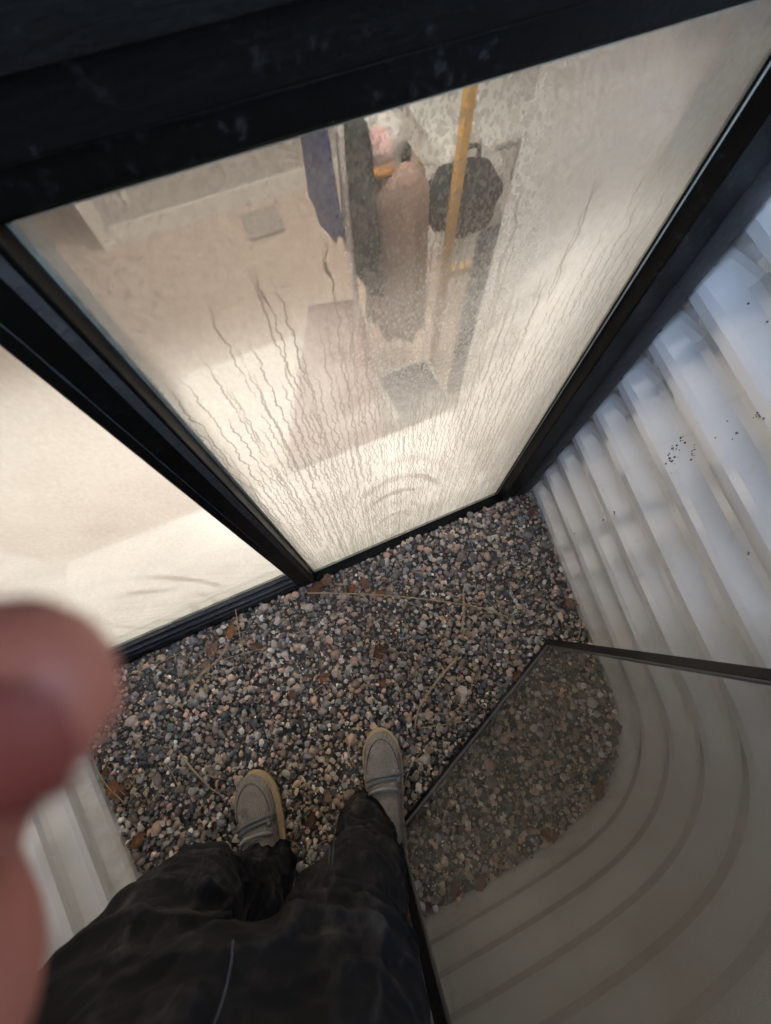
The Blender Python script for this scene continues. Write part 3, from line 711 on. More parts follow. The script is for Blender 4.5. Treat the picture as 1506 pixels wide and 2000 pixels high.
# right thumb rests along the phone's edge
q = [palm['R']+DOWN*.02, palm['R']-DOWN*.02+RIGHT*.004+FWD*.018, palm['R']-DOWN*.055+FWD*.020, palm['R']-DOWN*.078+FWD*.018]
pts, rr = smoothpath(q, [.014, .0115, .0105, .008], 4); bm_.tube(pts, rr, 12)
# left thumb swings out in front of the lens; the knuckle and the tip show at the left of the picture
q = [palm['L']+DOWN*.01+FWD*.006, cp(-275, 2150, .046), cp(-262, 1800, .046), cp(-190, 1540, .043), cp(-60, 1388, .040), cp(8, 1358, .0385)]
pts, rr = smoothpath(q, [.013, .0135, .0125, .0122, .0108, .0078], 6); bm_.tube(pts, rr, 18)
bm_.ell(cp(14, 1362, .0388), (.0098, .0098, .0092), (RIGHT, DOWN, FWD), 18, 12)
# index finger curled behind it
q = [palm['L']-DOWN*.03+FWD*.006, cp(-330, 1500, .05), cp(-215, 1250, .052), cp(-120, 1165, .052)]
pts, rr = smoothpath(q, [.011, .010, .0095, .0078], 5); bm_.tube(pts, rr, 12)
bme = fuse(bm_, .0032, 5); body = mesh_obj('body', bme, SKIN, per)
# nail of the thumb
nm = MB(); V = []; NU, NV = 10, 10
bb = BVHTree.FromPolygons([v.co[:] for v in bme.vertices], [p.vertices[:] for p in bme.polygons])
ok = {}
for i in range(NU+1):
    for j in range(NV+1):
        u = -1+2*i/NU; v = -1+2*j/NV; k = math.sqrt(max(0, 1-.42*v*v)); kk = math.sqrt(max(0, 1-.42*u*u))
        px = 10 + 128*u*k; py = 1452 + 118*v*kk
        h = bb.ray_cast(Vector((0,0,CAMZ)), raydir(px, py).normalized(), .12)
        if h[0] is not None: ok[(i, j)] = len(V); V.append(h[0]+h[1]*.0006)
Fn = [(ok[(i,j)], ok[(i+1,j)], ok[(i+1,j+1)], ok[(i,j+1)]) for i in range(NU) for j in range(NV) if all(t in ok for t in ((i,j),(i+1,j),(i+1,j+1),(i,j+1)))]
if Fn:
    no = nm.add(V, Fn).build('thumb_nail', NAIL, body, smooth=True); s = no.modifiers.new('t', 'SOLIDIFY'); s.thickness = .0006
# jacket and hair
cm = MB()
pts, rr = smoothpath([hipc+Zv*.10-FACE*.03, hipc+Zv*.2-FACE*.055, chest, chest+Zv*.14, neck+Zv*.01], [.165, .165, .175, .15, .07], 5); cm.tube(pts, rr, 22, .80, up=FACE)
for s in 'LR':
    pts, rr = smoothpath([lerp(chest+Zv*.1, sh[s], .5), sh[s], elb[s], lerp(elb[s], wri[s], .93)], [.08, .074, .058, .043], 6); cm.tube(pts, rr, 14)
cme = fuse(cm, .010, 8)
for v in cme.vertices: v.co = v.co + v.normal*(.006*fnoise(v.co, 11)+.003*fnoise(v.co, 27))
mesh_obj('jacket', cme, JACKET, per)
hm = MB().ell(head+Zv*.045-FACE*.012, (.085, .102, .115), (LAT, FACE, Zv), 22, 14); hme = hm.mesh('hair')
b = bmesh.new(); b.from_mesh(hme); bmesh.ops.bisect_plane(b, geom=b.verts[:]+b.edges[:]+b.faces[:], plane_co=head+Zv*.03+FACE*.03, plane_no=Zv*.75-FACE*.66, clear_inner=True); b.to_mesh(hme); b.free()
for v in hme.vertices: v.co = v.co + v.normal*.006*fnoise(v.co, 60)
mesh_obj('hair', hme, HAIR, per)
# --- shoes
def shoe(toe, heel, label):
    toe = Vector((*toe, 0)); heel = Vector((*heel, 0)); f = (toe-heel).normalized(); l = Vector((f.y, -f.x, 0)); Ln = (toe-heel).length; z0 = .006
    outl = []                      # half widths along the sole, heel to toe
    prof = [(0, .004), (.03, .026), (.10, .037), (.25, .039), (.42, .040), (.58, .047), (.72, .0515), (.84, .048), (.92, .038), (.97, .024), (1.0, .004)]
    def hw(t):
        for (a, wa), (c, wc) in zip(prof, prof[1:]):
            if a <= t <= c: return wa+(wc-wa)*((t-a)/(c-a))
        return .004
    ts = [0, .006, .015, .03, .055, .09, .14, .2, .28, .36, .44, .52, .6, .68, .75, .81, .86, .90, .935, .96, .98, .992, 1.0]
    t_ = empty('tmp', (0,0,0)); bpy.data.objects.remove(t_)
    sm = MB(); rings = []
    edge = [(heel+f*Ln*t+l*hw(t)*1.0) for t in ts] + [(heel+f*Ln*t-l*hw(t)) for t in reversed(ts[1:-1])]
    n = len(edge); cen = heel+f*Ln*.5; V = []
    for zz, k in ((0, 1.00), (.004, 1.045), (.018, 1.05), (.0225, 1.035), (.0225, .93)):
        for p in edge: q = cen+(p-cen)*k + (l*.009 if label.startswith('left') else l*0); V.append((q.x, q.y, z0+zz))
    Fq = [(r*n+i, r*n+(i+1)%n, (r+1)*n+(i+1)%n, (r+1)*n+i) for r in range(4) for i in range(n)]; Fq.append(tuple(range(n))[::-1]); Fq.append(tuple(4*n+i for i in range(n)))
    so = MB().add(V, Fq)
    # upper: arches over the foot, rising from the toe box to the collar
    def top(t): 
        pts = [(0, .070), (.08, .085), (.2, .083), (.35, .090), (.46, .086), (.56, .074), (.68, .061), (.8, .052), (.9, .044), (.96, .035), (1, .024)]
        for (a, wa), (c, wc) in zip(pts, pts[1:]):
            if a <= t <= c: return wa+(wc-wa)*((t-a)/(c-a))
        return .024
    NA = 22; V = []; us = [i/60 for i in range(61)]
    for t in us:
        w_ = hw(min(1, max(0, .008+t*.984)))*.965; h = top(t)-.02
        for a in range(NA+1):
            th = math.pi*a/NA; c = math.cos(th); s_ = math.sin(th)
            x = math.copysign(abs(c)**.72, c)*w_; zz = z0+.0215+h*s_**.70
            seam_ = abs(abs(c)-.72) if t < .80 else 9
            # moccasin seam: a groove round the vamp
            rr_ = math.hypot((t-.70)/.26 if t > .70 else 0, x/.040)
            g = math.exp(-((rr_-.86)/.05)**2) if t > .42 else 0
            zz -= .0016*g; zz += .0022*math.exp(-((rr_-.76)/.05)**2)*(t > .42)
            q = heel+f*Ln*(.008+t*.984)+l*x; cr_ = .0022*noise.noise((q.x*38, q.y*38, 2+toe.x*9))*(1 if t > .45 else .4)
            if label.startswith('left'): cr_ -= .0035*math.exp(-((t-.80-.12*x/.04)/.018)**2)*math.exp(-(x/.03)**2)
            V.append((q.x, q.y, zz+cr_))
    M_ = NA+1
    Fu = [(i*M_+a, i*M_+a+1, (i+1)*M_+a+1, (i+1)*M_+a) for i in range(60) for a in range(NA)]
    up = MB().add(V, Fu)
    sh_o = empty('shoe', (cen.x, cen.y, 0)); 
    return up, so, f, l, Ln, heel, top, z0, hw
def make_shoe(toe, heel, side):
    up, so, f, l, Ln, heel, top, z0, hw = shoe(toe, heel, side)
    for o in [o for o in bpy.data.objects if o.name.startswith('shoe') and o.type == 'EMPTY']: bpy.data.objects.remove(o)
    u = up.build('shoe', CANVAS, per, smooth=True); tag(u, 'tan woven canvas shoe on the %s foot with grey laces' % side)
    u.modifiers.new('sub', 'SUBSURF').render_levels = 1
    s_ = so.build('sole', SOLE, u, smooth=True); s_.modifiers.new('sub', 'SUBSURF').render_levels = 1
    # laces: flat grey bands over the instep, running obliquely to eyelets
    for t0, t1 in ((.665, .630), (.635, .595)):
        pts = []
        for k in range(15):
            a = k/14; th = math.pi*(.10+.80*a); t = t0+(t1-t0)*a + .03*math.sin(a*math.pi); c = math.cos(th); w_ = hw(t)
            x = math.copysign(abs(c)**.72, c)*w_; zz = z0+.0235+(top(t)-.02)*math.sin(th)**.70+.002
            pts.append(heel+f*Ln*(.008+t*.984)+l*x+Vector((0,0,zz)))
        MB().tube(pts, .0042, 8, .45, up=(0,0,1)).build('lace', LACE, u, smooth=True)
    e0 = heel+f*Ln*.63+l*hw(.63)*.78+Vector((0,0,.072)); MB().ell(e0, (.006, .008, .006)).build('lace_knot', LACE, u, smooth=True)
    # stitched seam round the vamp
    pts = []
    for k in range(33):
        a = -math.pi/2*1.0 + math.pi*k/32; x = .0405*math.sin(a); t = .70+.245*math.cos(a) if abs(a) <= math.pi/2 else .7
        w_ = hw(min(1, .008+t*.984))*.965; c = max(-.999, min(.999, x/w_)); c0 = abs(c)**(1/.72); zz = z0+.0215+(top(t)-.02)*math.sqrt(max(0, 1-c0*c0))**.70
        pts.append(heel+f*Ln*(.008+t*.984)+l*x+Vector((0,0,zz+.0008)))
    MB().tube(pts, .0011, 6).build('vamp_seam', soft('dark_stitching', (.10, .08, .065), .9, .3, 200), u, smooth=True)
    # collar lining
    pts = []
    for k in range(13):
        a = k/12; th = math.pi*a; pts.append(heel+f*Ln*(.545+.05*math.sin(th))+l*math.cos(th)*.037+Vector((0,0,.070+.024*math.sin(th))))
    MB().tube(pts, .0045, 8).build('collar', soft('grey_knit_lining', (.30, .29, .28), .95, .3, 200, .6, 500), u, smooth=True)
make_shoe((-.4535, -.108), (-.4765, -.408), 'left')
make_shoe((-.1015, -.150), (-.190, -.436), 'right')
# phone in the hands, its lens where the picture is taken
ph = empty('phone', camv(.012, .055, -.012), 'dark phone held up over the window well', 'phone')
MB().obox(camv(.012, .055, -.0105), RIGHT*.037, DOWN*.078, FWD*.0042).build('case', PHONEM, ph, bevel=.003)
MB().obox(camv(.012, .003, -.0048), RIGHT*.036, DOWN*.012, FWD*.0013).build('camera_bar', PHONEM, ph, bevel=.001)
MB().tube([camv(0, 0, -.0036), camv(0, 0, -.0030)], .006, 16).build('lens', LENSM, ph)
# ================================================================== DRY LEAVES AND STALKS ON THE GRAVEL
def leaf_mesh(seed):
    r = random.Random(seed); V = []; F = []; n = 8; cu = r.uniform(.2, .7)
    V.append((-.5, 0, 0))
    rows = []
    for i in range(1, n):
        t = i/n; w_ = .34*math.sin(math.pi*t**.8)*(1+.30*math.sin(i*2.6+seed)); row = []
        for j in (-1, -.5, 0, .5, 1):
            row.append(len(V)); V.append((t-.5, j*w_+.04*r.uniform(-1, 1), cu*(j*j)*.18+.10*math.sin(t*4+seed)+.05*r.uniform(-1, 1)))
        rows.append(row)
    V.append((.5, 0, .05)); e = len(V)-1
    for a, b_ in zip(rows, rows[1:]):
        for j in range(4): F.append((a[j], a[j+1], b_[j+1], b_[j]))
    for j in range(4): F.append((0, rows[0][j+1], rows[0][j])); F.append((e, rows[-1][j], rows[-1][j+1]))
    me = bpy.data.meshes.new('dry_leaf'); me.from_pydata(V, [], F); me.materials.append(LEAF); me.shade_smooth(); return me
LM = [leaf_mesh(i) for i in range(8)]
def leaf(px, py, size, rz, label, group=None, z=.014, tilt=.25):
    o = bpy.data.objects.new('dry_leaf', LM[random.randrange(8)]); COL.objects.link(o)
    p = gp(px, py, z); o.location = p; o.scale = (size, size*random.uniform(.75, 1.1), size*.9); o.rotation_euler = (random.uniform(-tilt, tilt), random.uniform(-tilt, tilt), math.radians(rz))
    s = o.modifiers.new('t', 'SOLIDIFY'); s.thickness = .012
    return tag(o, label, 'leaf', group or 'dry leaves on the gravel')
LEAVES = [
 (418, 1268, .055, 20, 'crumpled orange brown leaf in the leaf cluster left of the meeting stile'),
 (452, 1232, .060, 80, 'flat pale brown leaf against the sill track'),
 (500, 1262, .045, 140, 'ragged brown leaf at the right end of the left leaf cluster'),
 (404, 1300, .040, 60, 'small dark leaf at the lower edge of the left leaf cluster'),
 (634, 1324, .036, 30, 'rust brown leaf on open gravel between shoes and window'),
 (573, 1356, .034, 110, 'bright orange brown leaf on open gravel, left of the rust one'),
 (748, 1334, .028, 70, 'small orange leaf scrap above the right shoe toe'),
 (744, 1272, .055, 10, 'dark crumpled leaf at the middle of the gravel'),
 (712, 1138, .045, 100, 'curled orange leaf near the foot of the window'),
 (688, 1150, .035, 40, 'small leaf beside the curled orange one at the window foot'),
 (742, 1160, .036, 160, 'leaf below the long straw near the window'),
 (618, 1150, .075, 15, 'pale pinkish leaf pressed against the meeting stile foot'),
 (640, 1132, .045, 70, 'brown leaf tucked under the sill rail beside the stile'),
 (905, 1172, .030, 90, 'narrow rust leaf beside the upright straw'),
 (222, 1542, .060, 120, 'brown leaf lying at the foot of the left well wall'),
 (272, 1640, .048, 30, 'torn pinkish leaf by the left well wall, nearest the jeans'),
 (208, 1505, .035, 75, 'small brown leaf below the thumb at the left well wall'),
 (610, 1598, .050, 20, 'wet orange leaf between the two shoes'),
 (640, 1555, .034, 70, 'small brown leaf left of the right shoe'),
 (1112, 1178, .040, 110, 'orange brown leaf at the foot of the right well wall'),
 (1040, 1000, .034, 50, 'dark red leaf in the corner of window and right well wall'),
 (1072, 1630, .050, 140, 'brown leaf behind the screen at the edge of the gravel'),
 (940, 1722, .048, 20, 'tan leaf behind the screen against the back of the well'),
 (890, 1735, .036, 80, 'small leaf behind the screen beside the tan one'),
 (1202, 1420, .045, 95, 'red brown leaf behind the screen in the well curve'),
 (1170, 1540, .045, 45, 'dark leaf behind the screen, lower in the well curve'),
 (790, 1780, .045, 60, 'pinkish leaf by the left foot of the screen'),
 (1010, 1320, .040, 30, 'leaf scrap behind the screen near its upper corner'),
]
for a in LEAVES: leaf(*a, None, tilt=.45)
def stalk(pix, r0, r1, label, head=None, z=.018):
    pts = [gp(px, py, z+ (.006 if 0 < i < len(pix)-1 else 0)) for i, (px, py) in enumerate(pix)]
    pts, rr = smoothpath(pts, [1.1*(r0+(r1-r0)*i/(len(pts)-1)) for i in range(len(pts))], 4)
    if head:
        th = empty('straw_stalk', pts[0], label, 'straw', 'dry stalks on the gravel')
        MB().tube(pts, rr, 6).build('stem', STRAW, th, smooth=True)
        hd = MB(); n = len(pts); i0 = int(n*head); r = random.Random(len(label))
        for i in range(i0, n):
            for k in range(7):
                t = (pts[min(i+1, n-1)]-pts[i-1]).normalized(); sd_ = Vector((r.uniform(-1,1), r.uniform(-1,1), r.uniform(-.2,.8))).normalized()
                p = pts[i]+t*r.uniform(-.006, .006); d = (t*1.0+sd_*.55).normalized()
                hd.tube([p, p+d*.006, p+d*.014], [.0006, .0015, .0003], 4)
        hd.build('seed_head', STRAW, th)
        return th
    o = MB().tube(pts, rr, 6).build('straw_stalk', STRAW, smooth=True)
    return tag(o, label, 'straw', 'dry stalks on the gravel')
stalk([(601, 1158), (700, 1160), (800, 1167), (900, 1180), (960, 1192), (1003, 1212)], .0022, .0012, 'longest straw, running from the stile foot to the right with a seed head', .72)
stalk([(905, 1150), (906, 1185), (903, 1236)], .0018, .0026, 'short upright straw crossing the longest one', .25)
stalk([(810, 1425), (818, 1385), (850, 1335), (888, 1290)], .0016, .003, 'feathery tan seed stalk above the right shoe', .35)
stalk([(770, 1165), (825, 1188), (885, 1216)], .0014, .0010, 'thin straw below the longest one')
stalk([(887, 1290), (920, 1312), (980, 1340)], .0010, .0008, 'thin straw leading from the feathery stalk towards the screen')
stalk([(822, 1422), (870, 1415), (916, 1408)], .0014, .0010, 'pale straw beside the screen bottom, right of the shoe')
stalk([(925, 1318), (915, 1360), (885, 1390), (840, 1395)], .0014, .0010, 'bent straw curling beside the screen edge')
stalk([(352, 1472), (378, 1505), (412, 1540)], .0026, .0018, 'thick tan stick lying left of the left shoe')
stalk([(395, 1512), (438, 1522)], .0014, .0010, 'short straw beside the thick tan stick')
stalk([(412, 1540), (440, 1558)], .0012, .0008, 'short straw touching the left shoe')
stalk([(310, 1490), (330, 1500), (350, 1540)], .0012, .0008, 'bent pale straw left of the thick stick')
stalk([(355, 1385), (380, 1330), (425, 1290), (440, 1270)], .0012, .002, 'tan seed stalk rising out of the left leaf cluster', .45)
stalk([(460, 1190), (470, 1250), (482, 1290)], .0012, .0010, 'straw standing in the left leaf cluster')
stalk([(430, 1290), (490, 1272), (545, 1262)], .0012, .0009, 'straw lying across the left leaf cluster')
stalk([(560, 1240), (610, 1228), (625, 1210)], .0010, .0008, 'thin bent straw under the meeting stile')
stalk([(730, 1210), (750, 1240), (765, 1275)], .0010, .0008, 'thin straw in the middle of the gravel')
stalk([(690, 1440), (680, 1470), (695, 1500)], .0024, .0016, 'rust coloured twig at the right shoe')
stalk([(600, 1655), (615, 1720), (640, 1790)], .0012, .0008, 'thin straw between the shoes')
stalk([(940, 1160), (985, 1210), (1030, 1250)], .0011, .0008, 'thin straw right of the upright one')
stalk([(1010, 1170), (1035, 1140), (1060, 1100)], .0010, .0008, 'thin straw near the right well wall')
stalk([(1130, 1180), (1134, 1225), (1128, 1250)], .0016, .0010, 'straw at the foot of the right well wall')
stalk([(1005, 1400), (1040, 1465), (1072, 1530), (1078, 1632)], .0011, .0009, 'long thin straw on the gravel behind the screen')
stalk([(975, 1415), (1010, 1440), (1020, 1480)], .0009, .0007, 'fine straw behind the screen')
stalk([(180, 1480), (205, 1530), (245, 1570)], .0014, .001, 'straw lying along the left well wall')
stalk([(240, 1320), (300, 1300), (360, 1270)], .0010, .0008, 'thin straw by the sill track beside the thumb')
stalk([(780, 1600), (800, 1500), (850, 1440)], .0011, .0008, 'straw along the bottom bar of the screen')
# fine straw, needles and leaf crumbs nobody could count
lit = MB(); r = random.Random(44)
def litter(px, py, spread, cnt, ln=.03):
    for _ in range(cnt):
        p = gp(px+r.gauss(0, spread), py+r.gauss(0, spread*.7), r.uniform(.010, .017))
        if not inside(p.x, min(p.y, .29)) or p.y > .295: continue
        a = r.uniform(0, 6.28); d = Vector((math.cos(a), math.sin(a), r.uniform(-.15, .15)))*ln*r.uniform(.3, 1.3); b2 = Vector((-d.y, d.x, 0))*r.uniform(-.12, .12)
        lit.tube([p-d*.5, p+b2, p+d*.5], [.0007, .0009, .0005], 4)
for a in ((430, 1270, 50, 40), (700, 1150, 45, 22), (930, 1230, 70, 60), (870, 1340, 60, 45), (980, 1200, 60, 40), (640, 1600, 50, 30), (240, 1540, 30, 22), (560, 1330, 130, 40), (360, 1450, 70, 30), (760, 1250, 80, 40), (1000, 1450, 80, 40), (1120, 1130, 30, 22), (950, 1680, 70, 30), (1100, 1560, 50, 30)): litter(*a)
tag(lit.build('straw_litter', STRAW), 'short bits of dry straw strewn over the gravel', kind='stuff')
crm = MB()
for _ in range(420):
    c_ = random.Random(_*7+1); px, py, sp = c_.choice(((430, 1265, 55), (700, 1150, 60), (745, 1275, 35), (620, 1600, 45), (230, 1545, 35), (1075, 1000, 40), (1120, 1170, 30), (600, 1350, 130), (950, 1250, 110), (1000, 1640, 80), (1180, 1480, 40)))
    p = gp(px+c_.gauss(0, sp), py+c_.gauss(0, sp*.6), c_.uniform(.008, .015))
    if not inside(p.x, min(p.y, .29)) or p.y > .295: continue
    q_ = c_.uniform(.002, .006); P4 = [p+Vector((math.cos(t)*q_*c_.uniform(.5, 1.2), math.sin(t)*q_*c_.uniform(.5, 1.2), c_.uniform(-.002, .002))) for t in (0, 1.2, 2.6, 3.9, 5.1)]
    crm.add(P4, [(0, 1, 2, 3, 4)])
tag(crm.build('leaf_crumbs', LEAF), 'crumbs of brown leaf strewn over the gravel', kind='stuff')
# ================================================================== THINGS IN THE ROOM
BROWN = soft('brown_wool', (.30, .20, .165), .9, .25, 14, .4, 120); NAVY = soft('navy_cloth', (.02, .03, .11), .85, .3, 14, .4, 120); DARK = soft('dark_grey_cloth', (.022, .028, .030), .8, .3, 14, .4, 120)
BLACKP = soft('black_nylon', (.012, .014, .02), .5, .3, 14, .3, 120); WOOD = soft('pine_wood', (.55, .33, .11), .6, .2, 25, .2, 150); CREAM = soft('cream_plastic', (.81, .77, .69), .5, .05, 8, .1, 60)
PINK = soft('pink_cloth', (.75, .26, .26), .9, .15, 25, .3, 100); WHITEP = soft('white_cloth', (.78, .76, .72), .9, .08, 25, .3, 100); ORANGE = soft('orange_cloth', (.60, .27, .07), .9, .15, 25); ROSE = soft('rose_brown_blanket', (.25, .14, .12), .95, .25, 14, .5, 90); WTUBE = soft('white_tube', (.78, .72, .68), .3, .05); WCAB = soft('white_cabinet_paint', (.70, .70, .68), .35, .04); BAGM = m_plastic_bag()
def blob(name, c, r, mat, parent, amp=.2, f=9, ax=None, sub=(30, 20)):
    o = MB().ell(c, r, ax, *sub); me = o.mesh(name)
    for v in me.vertices:
        d = v.co-Vector(c); n = noise.noise(tuple(v.co*f)) + .5*noise.noise(tuple(v.co*f*2.3)); v.co = Vector(c)+d*(1+amp*n)
    return mesh_obj(name, me, mat, parent)
def coat(name, cx, cy, w_, d_, ztop, zbot, mat, label, ang=0):
    """a garment on a hanger: shoulders, hanging folds, hook"""
    t = empty(name, (cx, cy, zbot), label, 'clothes', 'clothes on the white rack')
    V = []; NU = 28; NV = 16; ca, sa = math.cos(ang), math.sin(ang)
    for j in range(NV+1):
        tt = j/NV; z = zbot+(ztop-zbot)*tt; shd = 1-.75*max(0, (tt-.86)/.14)**1.5
        for i in range(NU):
            a = 2*math.pi*i/NU; fold = 1+.13*math.sin(a*7+cx*9)*(1-tt*.7)
            x = math.cos(a)*w_/2*shd*fold; y = math.sin(a)*d_/2*(.6+.4*(1-tt))*fold; V.append((cx+x*ca-y*sa, cy+x*sa+y*ca, z+.01*math.sin(a*3)))
    F = [(j*NU+i, j*NU+(i+1)%NU, (j+1)*NU+(i+1)%NU, (j+1)*NU+i) for j in range(NV) for i in range(NU)]; F += [tuple(range(NU))[::-1], tuple(NV*NU+i for i in range(NU))]
    MB().add(V, F).build('garment', mat, t, smooth=True)
    MB().tube([(cx, cy, ztop-.01), (cx, cy, ztop+.04), (cx, cy+.012, ztop+.055)], .003, 6).build('hanger_hook', WTUBE, t)
    return t
# white tubular clothes rack: two uprights joined by a bent top
rk = empty('clothes_rack', (.47, 1.44, FZ), 'white tubular clothes rack standing in the room', 'clothes rack')
MB().tube(smoothpath([(.474, 1.45, FZ), (.474, 1.45, -.2), (.474, 1.45, .42), (.50, 1.455, .52), (.58, 1.46, .545), (1.15, 1.52, .545), (1.24, 1.53, .52), (1.26, 1.53, .42), (1.26, 1.53, FZ)], [1]*9, 6)[0], .0135, 12).build('tube_frame', WTUBE, rk, smooth=True)
for x, y in ((.474, 1.45), (1.26, 1.53)): MB().box((x-.02, y-.22, FZ), (x+.02, y+.22, FZ+.03)).build('foot', WTUBE, rk, bevel=.006)
coat('navy_coat', .415, 1.52, .07, .30, .50, .16, NAVY, 'narrow navy cloth hanging at the left of the white rack')
coat('dark_coat', .525, 1.46, .075, .36, .50, -.06, DARK, 'dark grey coat hanging beside the white upright')
coat('brown_coat', .665, 1.45, .235, .36, .34, -.36, BROWN, 'pinkish brown coat hanging in the middle of the rack')
# clear bag with pink and white laundry
p = yp(738, 275, 1.50)
lb = empty('laundry_bag', p-Vector((0,0,.1)), 'clear plastic bag of pink and white laundry above the brown coat', 'bag')
blob('plastic_film', p, (.105, .10, .12), BAGM, lb, .22); blob('white_cloth', yp(700, 290, 1.47), (.032, .04, .06), WHITEP, lb, .25, 14); blob('white_cloth', yp(735, 250, 1.52), (.04, .05, .05), WHITEP, lb, .25, 14)
blob('pink_cloth', yp(742, 285, 1.44), (.045, .04, .045), PINK, lb, .25, 14); blob('black_cloth', yp(786, 303, 1.43), (.032, .03, .035), BLACKP, lb, .25, 14); blob('orange_cloth', yp(745, 330, 1.42), (.045, .03, .022), ORANGE, lb, .2, 14)
# wooden easel-like stand: vertical post with a cross rail
ws = empty('wooden_stand', (.872, 1.377, FZ), 'pine post with a short cross rail, standing right of the coats', 'wooden stand')
MB().box((.856, 1.36, FZ), (.888, 1.394, .66)).build('post', WOOD, ws, bevel=.003)
MB().box((.8885, 1.362, -.175), (1.16, 1.392, -.135)).build('cross_rail', WOOD, ws, bevel=.003)
MB().box((.80, 1.28, FZ), (.8555, 1.48, FZ+.04)).build('foot', WOOD, ws, bevel=.003)
# black bags
def bag(name, c, r, mat, label, strap=True):
    t = empty(name, (c[0], c[1], c[2]-r[2]), label, 'bag')
    me = MB().box((c[0]-r[0], c[1]-r[1], c[2]-r[2]), (c[0]+r[0], c[1]+r[1], c[2]+r[2])); o = me.build('shell', mat, t, bevel=min(r)*.45, seg=4) if name != 'black_backpack' else blob('shell', c, (r[0]*1.25, r[1]*1.2, r[2]*1.15), mat, t, .28, 8)
    pts = [(c[0]-r[0]*.4, c[1], c[2]+r[2]*.98), (c[0]-r[0]*.3, c[1], c[2]+r[2]+.06), (c[0]+r[0]*.3, c[1], c[2]+r[2]+.06), (c[0]+r[0]*.4, c[1], c[2]+r[2]*.98)]
    MB().tube(smoothpath(pts, [1]*4, 5)[0], .009, 8).build('handle', mat, t, smooth=True)
    MB().box((c[0]-r[0]*.8, c[1]-r[1]-.003, c[2]-.006), (c[0]+r[0]*.8, c[1]-r[1]+.001, c[2]+.006)).build('zip', WTUBE, t)
    return t
bag('black_suitcase', (.985, 1.15, -.375), (.095, .10, .525), BLACKP, 'tall black bag standing right of the pine post, under the cross rail')
t = yp(895, 400, 1.62); bag('black_backpack', (t.x+.04, 1.66, t.z), (.13, .10, .13), DARK, 'black backpack behind the pine post above the cross rail')
MB_ = blob
pc = empty('plastic_sheet', (1.1, 1.75, -.4), 'crumpled clear plastic sheeting heaped round the black backpack', 'plastic sheet')
for px, py, y, r in ((880, 285, 1.85, .12), (935, 330, 1.80, .10), (985, 400, 1.70, .11), (925, 500, 1.50, .09)): blob('plastic_fold', yp(px, py, y), (r, r*.7, r*.8), BAGM, pc, .4, 12)
cab = empty('white_cabinet', (1.9, 2.5, FZ), 'white cabinet at the far right of the room', 'cabinet')
MB().box((1.32, 2.2, FZ), (2.6, 2.8, -.28)).build('carcass', WCAB, cab, bevel=.004); MB().box((1.30, 2.18, -.2795), (2.62, 2.82, -.25)).build('top', WCAB, cab, bevel=.004)
for k in range(3): MB().box((1.335+.425*k, 2.182, FZ+.08), (1.335+.425*k+.41, 2.1995, -.30)).build('cabinet_door', WCAB, cab, bevel=.003)
q = gp(965, 350, -.25); q = Vector((max(q.x, 1.40), max(q.y, 2.24), -.25))
tr_ = empty('tape_roll', q, 'white roll lying on the white cabinet', 'tape roll')
mb = MB(); mb.tube([q+Vector((math.cos(a)*.05, math.sin(a)*.05, .025)) for a in np.linspace(0, 6.283, 25)], .018, 8); mb.build('roll', WHITEP, tr_, smooth=True)
mb = MB(); mb.tube([q+Vector((math.cos(a)*.033, math.sin(a)*.033, .025)) for a in np.linspace(0, 6.283, 25)], .006, 8); mb.build('core', BLACKP, tr_, smooth=True)
# cream bin with a rounded lid, rose blankets, dark frame, all below the sill
def rrect(x0, x1, y0, y1, r, n=6): return arc((x1-r, y1-r), r, 0, 90, n)+arc((x0+r, y1-r), r, 90, 180, n)+arc((x0+r, y0+r), r, 180, 270, n)+arc((x1-r, y0+r), r, 270, 360, n)
def lidbox(name, x0, x1, y0, y1, z0, z1, r, mat, parent, taper=.94):
    P = rrect(x0, x1, y0, y1, r); n = len(P); cx, cy = (x0+x1)/2, (y0+y1)/2; V = [(cx+(x-cx)*taper, cy+(y-cy)*taper, z0) for x, y in P]+[(x, y, z1) for x, y in P]
    return MB().add(V, [(i, (i+1)%n, n+(i+1)%n, n+i) for i in range(n)]+[tuple(range(n))[::-1], tuple(n+i for i in range(n))]).build(name, mat, parent, bevel=.008, seg=3)
bn = empty('storage_bin', (-.15, 1.3, FZ), 'cream rounded storage bin below the window', 'storage bin')
lidbox('tub', -.43, .24, .92, 1.64, FZ, -.545, .09, CREAM, bn); lidbox('lid', -.45, .26, .90, 1.66, -.5445, -.50, .10, CREAM, bn, 1.0)
bl = empty('blanket_pile', (.2, 1.2, -.5), 'pile of rose brown folded blankets on the cream bin', 'blanket')
c0, c1, c2, c3 = gp(556, 905, -.30), gp(602, 592, -.30), gp(695, 575, -.30), gp(760, 860, -.30)
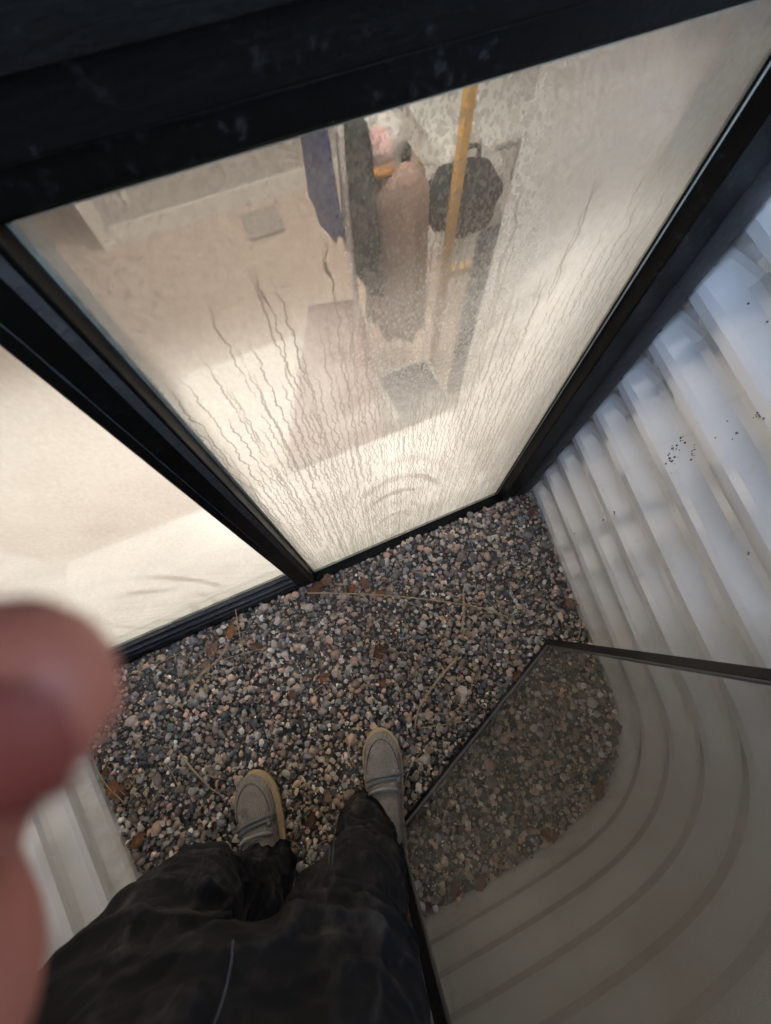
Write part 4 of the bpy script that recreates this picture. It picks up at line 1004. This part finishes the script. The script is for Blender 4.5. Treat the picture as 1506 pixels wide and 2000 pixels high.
for k, (zt, sh_) in enumerate(((-.30, 0), (-.36, .02), (-.42, -.015), (-.48, .01))):
    cs = [v.copy() for v in (c0, c1, c2, c3)]; cc_ = sum(cs, Vector())/4; V = []
    for u in range(13):
        for v in range(13):
            p = lerp(lerp(cs[0], cs[1], v/12), lerp(cs[3], cs[2], v/12), u/12)+Vector((sh_, sh_*.6, 0)); e = min(u, 12-u, v, 12-v)
            V.append((p.x, p.y, zt-.02*(e == 0)+.010*noise.noise((p.x*9+k, p.y*9, k))))
    nn = len(V); V += [(x, y, z-.045+.02*(z < zt-.015)) for x, y, z in V[:nn]]
    F = [(u*13+v, (u+1)*13+v, (u+1)*13+v+1, u*13+v+1) for u in range(12) for v in range(12)]; F += [tuple(i+nn for i in reversed(f_)) for f_ in F]
    rim = [u*13 for u in range(13)]+[12*13+v for v in range(1, 13)]+[u*13+12 for u in range(11, -1, -1)]+[v for v in range(11, 0, -1)]
    F += [(rim[i], rim[(i+1)%len(rim)], rim[(i+1)%len(rim)]+nn, rim[i]+nn) for i in range(len(rim))]
    MB().add(V, F).build('folded_blanket', [ROSE, BROWN, ROSE, soft('dark_rose_wool', (.16,.10,.09), .95)][k], bl, smooth=True)
fr0, fr1 = gp(742, 735, -.5), gp(832, 704, -.5)
pf = empty('picture_frame', (.62, 1.1, -.5), 'dark picture frame lying under the window', 'picture frame')
xa, xb, ya, yb = fr0.x, fr1.x, .93, fr0.y
for a, b2 in (((xa, yb-.05, -.52), (xb, yb, -.5)), ((xa, ya, -.52), (xb, ya+.05, -.5)), ((xa, ya+.0505, -.52), (xa+.06, yb-.0505, -.5)), ((xb-.04, ya+.0505, -.52), (xb, yb-.0505, -.5))): MB().box(a, b2).build('frame_side', BLACKP, pf, bevel=.003)
MB().box((xa+.0605, ya+.051, -.518), (xb-.0405, yb-.051, -.510)).build('backing_board', soft('grey_card', (.12,.12,.12), .8), pf)
st_o = empty('side_table', (.62, 1.1, FZ), 'low white table under the dark picture frame', 'table')
MB().box((xa-.03, ya-.05, -.56), (xb+.02, yb+.03, -.525)).build('table_top', WCAB, st_o, bevel=.004)
for x in (xa, xb-.04):
    for y in (ya-.02, yb-.03): MB().box((x, y, FZ), (x+.035, y+.035, -.5605)).build('leg', WCAB, st_o)
bx = empty('carpet_patch', (.1, 2.6, FZ), 'flat grey patch on the carpet before the far wall', 'box')  # thin slabs added to give the carpet a darker grey patch
q = gp(515, 440, FZ); MB().box((q.x-.12, q.y-.12, FZ), (q.x+.12, q.y+.12, FZ+.02)).build('patch_slab', soft('grey_patch_slab', (.36,.33,.30), .8), bx, bevel=.003); MB().box((q.x-.125, q.y-.125, FZ+.0205), (q.x+.125, q.y+.125, FZ+.032)).build('lid', soft('grey_patch_top', (.38,.35,.32), .8), bx, bevel=.003)
# ceiling lights of the room
for k, (lx, ly, lab) in enumerate(((.66, 1.22, 'round white ceiling light lit above the sill, right'), (-.62, 1.35, 'round white ceiling light lit above the sill, left'), (.3, 2.6, 'round white ceiling light lit near the far wall'))):
    cl = empty('ceiling_light', (lx, ly, CZ), lab, 'ceiling light', 'ceiling lights of the room')
    MB().tube([(lx, ly, CZ), (lx, ly, CZ-.03)], .155, 32).build('rim', TRIMW, cl)
    MB().tube([(lx, ly, CZ-.0305), (lx, ly, CZ-.045), (lx, ly, CZ-.055)], [.145, .135, .09], 32).build('diffuser', m_emit('lamp_diffuser', (1, .895, .81), 26*LAMP_W), cl, smooth=True)
